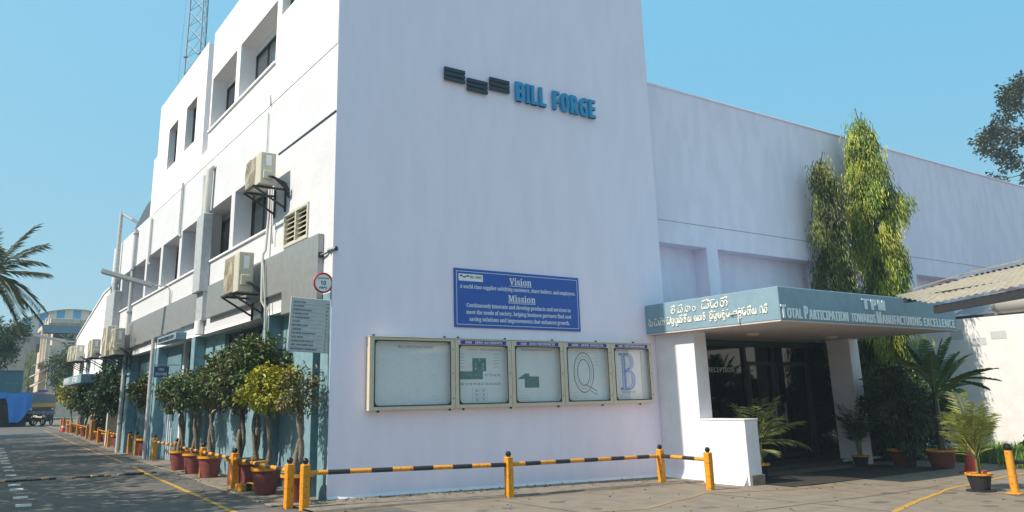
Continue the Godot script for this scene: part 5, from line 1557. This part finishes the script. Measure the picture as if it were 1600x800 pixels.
func shed() -> void:
	var o := thing("car_shed", "corrugated shed roof reaching in from the right edge", "shed")
	# eave points from far to near, ridge points above them
	var ev := [Vector3(9.09, 3.30, 5.08), Vector3(8.15, 3.0, 6.17), Vector3(6.95, 2.99, 8.05), Vector3(6.2, 3.0, 9.3)]
	var rg := [Vector3(12.2, 3.72, 3.85), Vector3(11.85, 3.86, 5.2), Vector3(11.0, 3.86, 6.75), Vector3(10.3, 3.86, 8.0)]
	for k in 3:
		var b := MB.new()
		var len_ := (ev[k + 1] as Vector3).distance_to(ev[k])
		var n := int(len_ / .2) * 8
		var up := Vector3.UP
		for i in n:
			var ta := i / float(n); var tb := (i + 1) / float(n)
			var f := func(t: float, s: float, dy: float) -> Vector3:
				var p: Vector3 = (ev[k] as Vector3).lerp(ev[k + 1], t); var q: Vector3 = (rg[k] as Vector3).lerp(rg[k + 1], t)
				return p.lerp(q, s) + up * (.012 * cos(t * n / 8.0 * TAU) + dy)
			for s in [[0.0, .5], [.5, 1.0]]:
				var lift: float = .012 if s[0] == 0.0 else 0.0
				b._q(f.call(ta, s[0], lift), f.call(tb, s[0], lift), f.call(tb, s[1], 0.0), f.call(ta, s[1], 0.0), Vector3.UP)
				b._q(f.call(ta, s[0], lift - .007), f.call(tb, s[0], lift - .007), f.call(tb, s[1], -.007), f.call(ta, s[1], -.007), Vector3.DOWN)
			b._q(f.call(ta, 0.0, .012), f.call(tb, 0.0, .012), f.call(tb, 0.0, .005), f.call(ta, 0.0, .005), Vector3(-.8, 0, .5))
		part("roof_sheet", b, M.roof_sheet, o)
	var b := MB.new()
	for i in range(1, 3): b.bar(ev[i] + Vector3(.08, -.10, 0.02), ev[i + 1] + Vector3(.08, -.10, .02), .07, .13)
	for s in [.35, .7]: b.bar(ev[0].lerp(rg[0], s) + Vector3(0, -.12, 0), ev[3].lerp(rg[3], s) + Vector3(0, -.12, 0), .06, .1)
	part("purlin", b, M.iron, o)
	b = MB.new()
	b.bar(Vector3(6.9, 2.86, 8.3), Vector3(10.9, 3.66, 7.1), .09, .14); b.bar(Vector3(7.4, 2.5, 8.35), Vector3(10.2, 3.0, 7.6), .07, .1); b.bar(Vector3(7.1, 2.86, 8.3), Vector3(7.6, 2.5, 8.3), .06, .08)
	part("rafter", b, M.iron, o)
	b = MB.new(); b.tube([Vector3(10.6, -.2, 8.2), Vector3(10.6, 3.7, 8.2)], .07, 10)
	part("post", b, M.iron, o)
	for k in 3:
		b = MB.new()
		var p: Vector3 = (rg[k] as Vector3); var q: Vector3 = (rg[k + 1] as Vector3)
		b.bar(p.lerp(q, .06) + Vector3(-.12, .05, 0), p.lerp(q, .94) + Vector3(-.12, .05, 0), .34, .02, Vector3(-.25, 1, 0))
		part("ridge_cap", b, M.roof_sheet, o)
func build_trees() -> void:
	# street pots, near to far
	potted_tree("sparse brownish potted tree at the building corner", gp(-.47, -.12, .012), .26, .46, 1.55, Vector3(.02, 1.78, -.05), Vector3(.34, .44, .34), 620, [Color(.16, .15, .05), Color(.10, .11, .04), Color(.2, .16, .05)], 26, true, .036)
	potted_tree("bright yellow-leaved potted tree at the corner", gp(-.42, -1.82, .012), .26, .46, 1.5, Vector3(.0, 1.85, .02), Vector3(.48, .40, .48), 1700, YELLOW, 34, true, .046, "terracotta", "potted trees along the side street", .26)
	var pl := thing("long_planter", "long terracotta trough holding two large trees", "planter", gp(-.22, -3.55, .012))
	var b := MB.new(); b.box(Vector3(0, .22, 0), Vector3(.5, .44, 1.1), .03)
	part("trough", b, M.terracotta, pl)
	pbox("rim", -.28, .28, .44, .5, -.58, .58, M.rim_yellow, pl, .015)
	pbox("soil", -.23, .23, .5, .51, -.52, .52, M.soil, pl, .0)
	potted_tree("tall round green tree, right of the two in the long planter", gp(-.2, -3.2, .50), .2, .0, 1.35, Vector3(-.05, 1.72, .15), Vector3(.66, .62, .64), 3600, GREEN + OLIVE, 60, false, .048)
	potted_tree("tall round green tree, left of the two in the long planter", gp(-.24, -4.0, .50), .2, .0, 1.3, Vector3(-.02, 1.70, -.2), Vector3(.64, .60, .64), 3400, GREEN + OLIVE, 56, false, .048)
	potted_tree("dark green potted tree right of the group of three smaller trees", gp(-.28, -6.1, .012), .27, .47, 1.45, Vector3(.0, 1.95, .0), Vector3(.50, .44, .50), 2000, GREEN, 40)
	potted_tree("dark green potted tree in the middle of three smaller trees", gp(-.28, -7.5, .012), .27, .47, 1.45, Vector3(.0, 1.98, .0), Vector3(.52, .46, .52), 2100, GREEN, 40)
	potted_tree("dark green potted tree left of the group of three smaller trees", gp(-.26, -9.0, .012), .27, .47, 1.4, Vector3(-.05, 1.9, .0), Vector3(.54, .46, .54), 2100, GREEN + OLIVE, 40)
	potted_tree("single olive-leaved potted tree under the blue name board", gp(.42, -16.3, .012), .42, .55, 1.5, Vector3(-.0, 2.02, .0), Vector3(.70, .54, .70), 2600, OLIVE, 46, true, .055)
	var far := [[.60, -20.8, "nearest of the dark bushy trees by the grey ducts"], [.62, -22.6, "second of the dark bushy trees by the grey ducts"], [.66, -25.2, "third of the dark bushy trees by the grey ducts"], [.72, -27.8, "farthest of the dark bushy trees by the grey ducts"]]
	for i in far.size():
		var f = far[i]
		potted_tree(f[2], gp(f[0], f[1], .012), .36, .48, 1.5, Vector3(-.1, 2.3 - .12 * i, .0), Vector3(.95, .85, 1.05), 3000, DARK, 40, true, .08, "terracotta", "dark bushy trees in pots")
	potted_tree("small olive tree beyond the black barrel", gp(.9, -34.5, .012), .3, .48, 1.3, Vector3(.0, 2.0, .0), Vector3(.8, .7, 1.0), 1600, OLIVE, 30, true, .08)
	potted_tree("small yellow tree at the far end of the pots", gp(.95, -40.5, .012), .3, .48, 1.4, Vector3(-.2, 2.3, .0), Vector3(.75, .6, 1.0), 1200, YELLOW, 26, true, .09)
	potted_tree("olive tree between the small yellow tree and the barrel", gp(1.0, -37.5, .012), .3, .48, 1.4, Vector3(.0, 2.1, .0), Vector3(.8, .7, 1.0), 1300, OLIVE, 26, true, .09)
	# forecourt plants
	palm_plant("areca palm in a black pot with yellow rim on the forecourt", gp(10.2, 5.5), .21, .31, "black_plastic", 21, .98, .62, Color(.30, .33, .08), 0.0, TAU, "areca palms in pots", .9, 1.5)
	palm_plant("thin palm in a small black pot beside the pillar", Vector3(13.4, -.2, 1.25), .2, .27, "black_plastic", 13, .95, .55, Color(.05, .08, .03), 0.0, TAU, "areca palms in pots", .9, 1.45)
	palm_plant("palm leaning out behind the low porch wall", gp(9.45, 1.35), .2, .3, "black_plastic", 15, 1.1, .65, Color(.19, .22, .07), 0.0, TAU, "areca palms in pots", .3, 1.3)
	palm_plant("spiky palm cut off by the right edge", gp(19.3, 6.5), 0.0, 0.0, "black_plastic", 12, 1.5, 1.0, Color(.07, .10, .06), 0.0, TAU, "areca palms in pots", .2, 1.2)
	b = MB.new(); b.tube([Vector3(0, 0, 0), Vector3(0, .02, 0)], .24, 20)
	var sc := thing("pot_saucer", "dark saucer under the forecourt areca palm pot", "saucer", gp(10.2, 5.5, .001))
	part("saucer", b, M.rubber, sc)
	var bt := thing("banana_plant", "broad-leaved banana plant in a red pot before the white wall", "banana plant", gp(14.3, 2.75))
	pot(bt, .34, .42, M.terracotta, M.rim_yellow)
	b = MB.new(); b.col = Color(.05, .06, .03)
	b.tube([Vector3(.05, .38, 0), Vector3(.1, 1.0, 0), Vector3(.13, 1.9, 0)], [.09, .07, .05], 9)
	part("stem", b, M.leaf, bt)
	var la := [[-2.4, 1.25, 1.2], [-.4, 1.0, 1.25], [.2, .75, 1.35], [.9, .55, 1.3], [-.9, .8, 1.2], [2.6, 1.15, 1.1], [.0, .35, 1.2], [1.6, .6, 1.1], [-1.6, .3, 1.2], [.5, .1, 1.05], [-.2, .15, 1.1], [3.0, .5, 1.2], [1.0, 1.35, 1.25], [2.2, .2, 1.0], [-.6, 1.3, 1.2], [.6, 1.0, 1.15], [.3, .45, 1.3], [-2.9, .75, 1.0], [1.3, .95, 1.2], [.55, 1.2, 1.35], [.2, .9, 1.3], [1.0, .7, 1.3], [-.1, .55, 1.2], [.7, .3, 1.25], [1.5, 1.1, 1.2], [-1.2, 1.2, 1.3]]
	for q in la: part("leaf", banana_leaf(Vector3(.12, rng.randf_range(1.45, 2.0), 0), q[0], q[1], q[2] * 1.0, .36, .26, .4, [Color(.07, .13, .012), Color(.11, .17, .06), Color(.085, .13, .07)][rng.randi() % 3]), M.leaf_gloss, bt)
	shrub("bushy dark shrub sharing the red pot row with the banana plant", gp(13.9, 2.2), .0, Vector3(0, 1.35, 0), Vector3(.5, .95, .5), 2600, [Color(.075, .10, .055), Color(.09, .11, .07), Color(.05, .08, .04)], .07)
	shrub("dark shrub in the red pot nearer the pillar", gp(14.4, 1.75), .32, Vector3(0, 1.45, -.1), Vector3(.62, .95, .62), 3200, DARK, .08)
	shrub("broad dark shrub behind the pots under the weeping trees", gp(16.2, 1.1), .0, Vector3(0, 1.2, 0), Vector3(1.0, 1.15, .9), 4200, DARK + GREEN, .09)
	shrub("second broad dark shrub close to the glass front", gp(15.3, .75), .0, Vector3(0, 1.0, 0), Vector3(.6, .9, .5), 2200, DARK, .08)
	shrub("low dark shrub in front of the yard wall", gp(17.9, 3.9), .0, Vector3(0, .5, 0), Vector3(.7, .5, .7), 1500, DARK + GREEN, .08)
	hanging_tree("taller weeping tree rising behind the canopy", gp(17.2, .3), 10.1, .70, 40000, LIME, 1.6)
	hanging_tree("shorter darker weeping tree left of the tall one", gp(15.1, .1), 8.6, .36, 15000, [Color(.10, .13, .035), Color(.065, .095, .035), Color(.16, .18, .04), Color(.07, .10, .05)], 2.2)
	# far trees
	leafy_tree("dark tree above the factory roof at the right edge", Vector3(58.6, 0, -9), 12, Vector3(.3, 19.5, 0), Vector3(5.8, 7.4, 5), 14000, .32, [Color(.05, .06, .035), Color(.065, .075, .012), Color(.04, .05, .03)], 60, "tall_tree", .11)
	leafy_tree("big green tree rising between rear block and beige building", Vector3(3.4, .3, -56), 2.5, Vector3(-.4, 4.6, 0), Vector3(2.2, 2.7, 2.0), 6500, .20, [Color(.06, .11, .03), Color(.09, .15, .04), Color(.045, .09, .03)], 70)
	leafy_tree("dark tree below the coconut palm at the left edge", Vector3(-4.2, .3, -58), 3, Vector3(0.2, 6.2, 0), Vector3(3.6, 2.3, 2.6), 10000, .28, DARK + GREEN, 70)
	hanging_tree("thin columnar tree beside the teal shed", Vector3(1.75, .5, -85), 7.4, .6, 3200, LIME, .4)
	coconut()
	# roadside trees on the left, whose shade falls across the road
	var sp := [[-11.0, 4.5], [-10.2, -2.5], [-9.8, -9.5], [-9.4, -16.5], [-9.6, -24.0], [-9.4, -31.], [-9.8, -38.5]]
	var opp := ["opposite the front corner bollards", "opposite the long planter", "opposite the blue name board", "opposite the single potted tree", "opposite the grey ducts", "opposite the white rear block", "beyond the coconut palm"]
	for i in sp.size(): leafy_tree("roadside tree on the left of the road " + opp[i], Vector3(sp[i][0], 0, sp[i][1]), 2.6, Vector3(0, 5.4, 0), Vector3(3.3, 2.9, 4.2), 4600, .32, GREEN, 46, "roadside_tree", .28, "roadside trees left of the road")
	# trees across the yard that the glass doors mirror
	var yl := ["in front of the left end of the opposite hall", "left of the middle of the opposite hall", "at the middle of the opposite hall", "right of the middle of the opposite hall", "at the right end of the opposite hall"]
	var yp := [[6., 30.], [13., 27.], [20., 31.], [27., 28.], [36., 30.]]
	for i in 5: leafy_tree("mirrored dark tree " + yl[i], Vector3(yp[i][0], -.2, yp[i][1]), 2.5, Vector3(0, 4.2, 0), Vector3(3.4, 2.6, 3.0), 2600, .34, DARK, 40, "yard_tree", .28, "trees across the yard")
func shrub(label: String, at: Vector3, pr: float, cc: Vector3, cr: Vector3, n: int, cols: Array, ll: float) -> void:
	var o := thing("shrub", label, "shrub", at, "shrubs at the porch")
	if pr > 0: pot(o, pr, .38, M.terracotta, M.rim_yellow)
	var cb := MB.new()
	var cs := crown(cb, cc, cr, n, ll * 1.8, ll * .8, cols, 46, .3, .22, .3)
	var b := MB.new()
	for i in mini(cs.size(), 22):
		var e: Vector3 = cs[i][0]
		b.tube([Vector3(rng.randf_range(-.08, .08), .2 if pr > 0 else -.05, rng.randf_range(-.08, .08)), Vector3(e.x * .4, e.y * .55, e.z * .4), e], [.02, .014, .005], 5)
	part("stem", b, M.bark_dark, o)
	part("crown", cb, M.leaf, o)
func coconut() -> void:
	var at := Vector3(-4.75, .0, -18)
	var o := thing("coconut_palm", "coconut palm with long fronds at the left edge", "palm", at)
	var b := MB.new()
	var p := []; var rr := []
	for i in 14:
		var t := i / 13.0
		p.append(Vector3(.5 * sin(t * 2.0) - .4, t * 6.1, 0)); rr.append(lerpf(.2, .12, t) * (1.0 + .06 * (i % 2)))
	b.tube(p, rr, 10)
	part("trunk", b, M.bark, o)
	var c: Vector3 = p[-1]
	var fr := [[.05, .12, 1.75, .12], [-.3, 1.05, 2.5, .22], [.15, -.55, 2.0, .32], [.3, .75, 2.2, .3], [-.6, -.1, 2.2, .45], [.9, .4, 2.4, .4], [1.6, .6, 2.6, .45], [2.4, .7, 2.6, .4], [3.1, .3, 2.6, .4], [-2.4, .8, 2.6, .4], [-1.5, .5, 2.6, .45], [-1.0, -.2, 2.3, .4], [1.2, -.2, 2.3, .4], [2.0, 1.2, 2.6, .3], [.0, -.9, 1.8, .3]]
	for f in fr: part("frond", frond(c, f[0], f[1], f[2], f[3], .62, .034, 36, Color(.13, .165, .10)), M.leaf_far, o)
	b = MB.new()
	for i in 8: b.ball(c + Vector3(cos(i * .8) * .2, -.25 - .1 * (i % 2), sin(i * .8) * .2), .11, 8)
	part("coconuts", b, M.cream_dark, o)
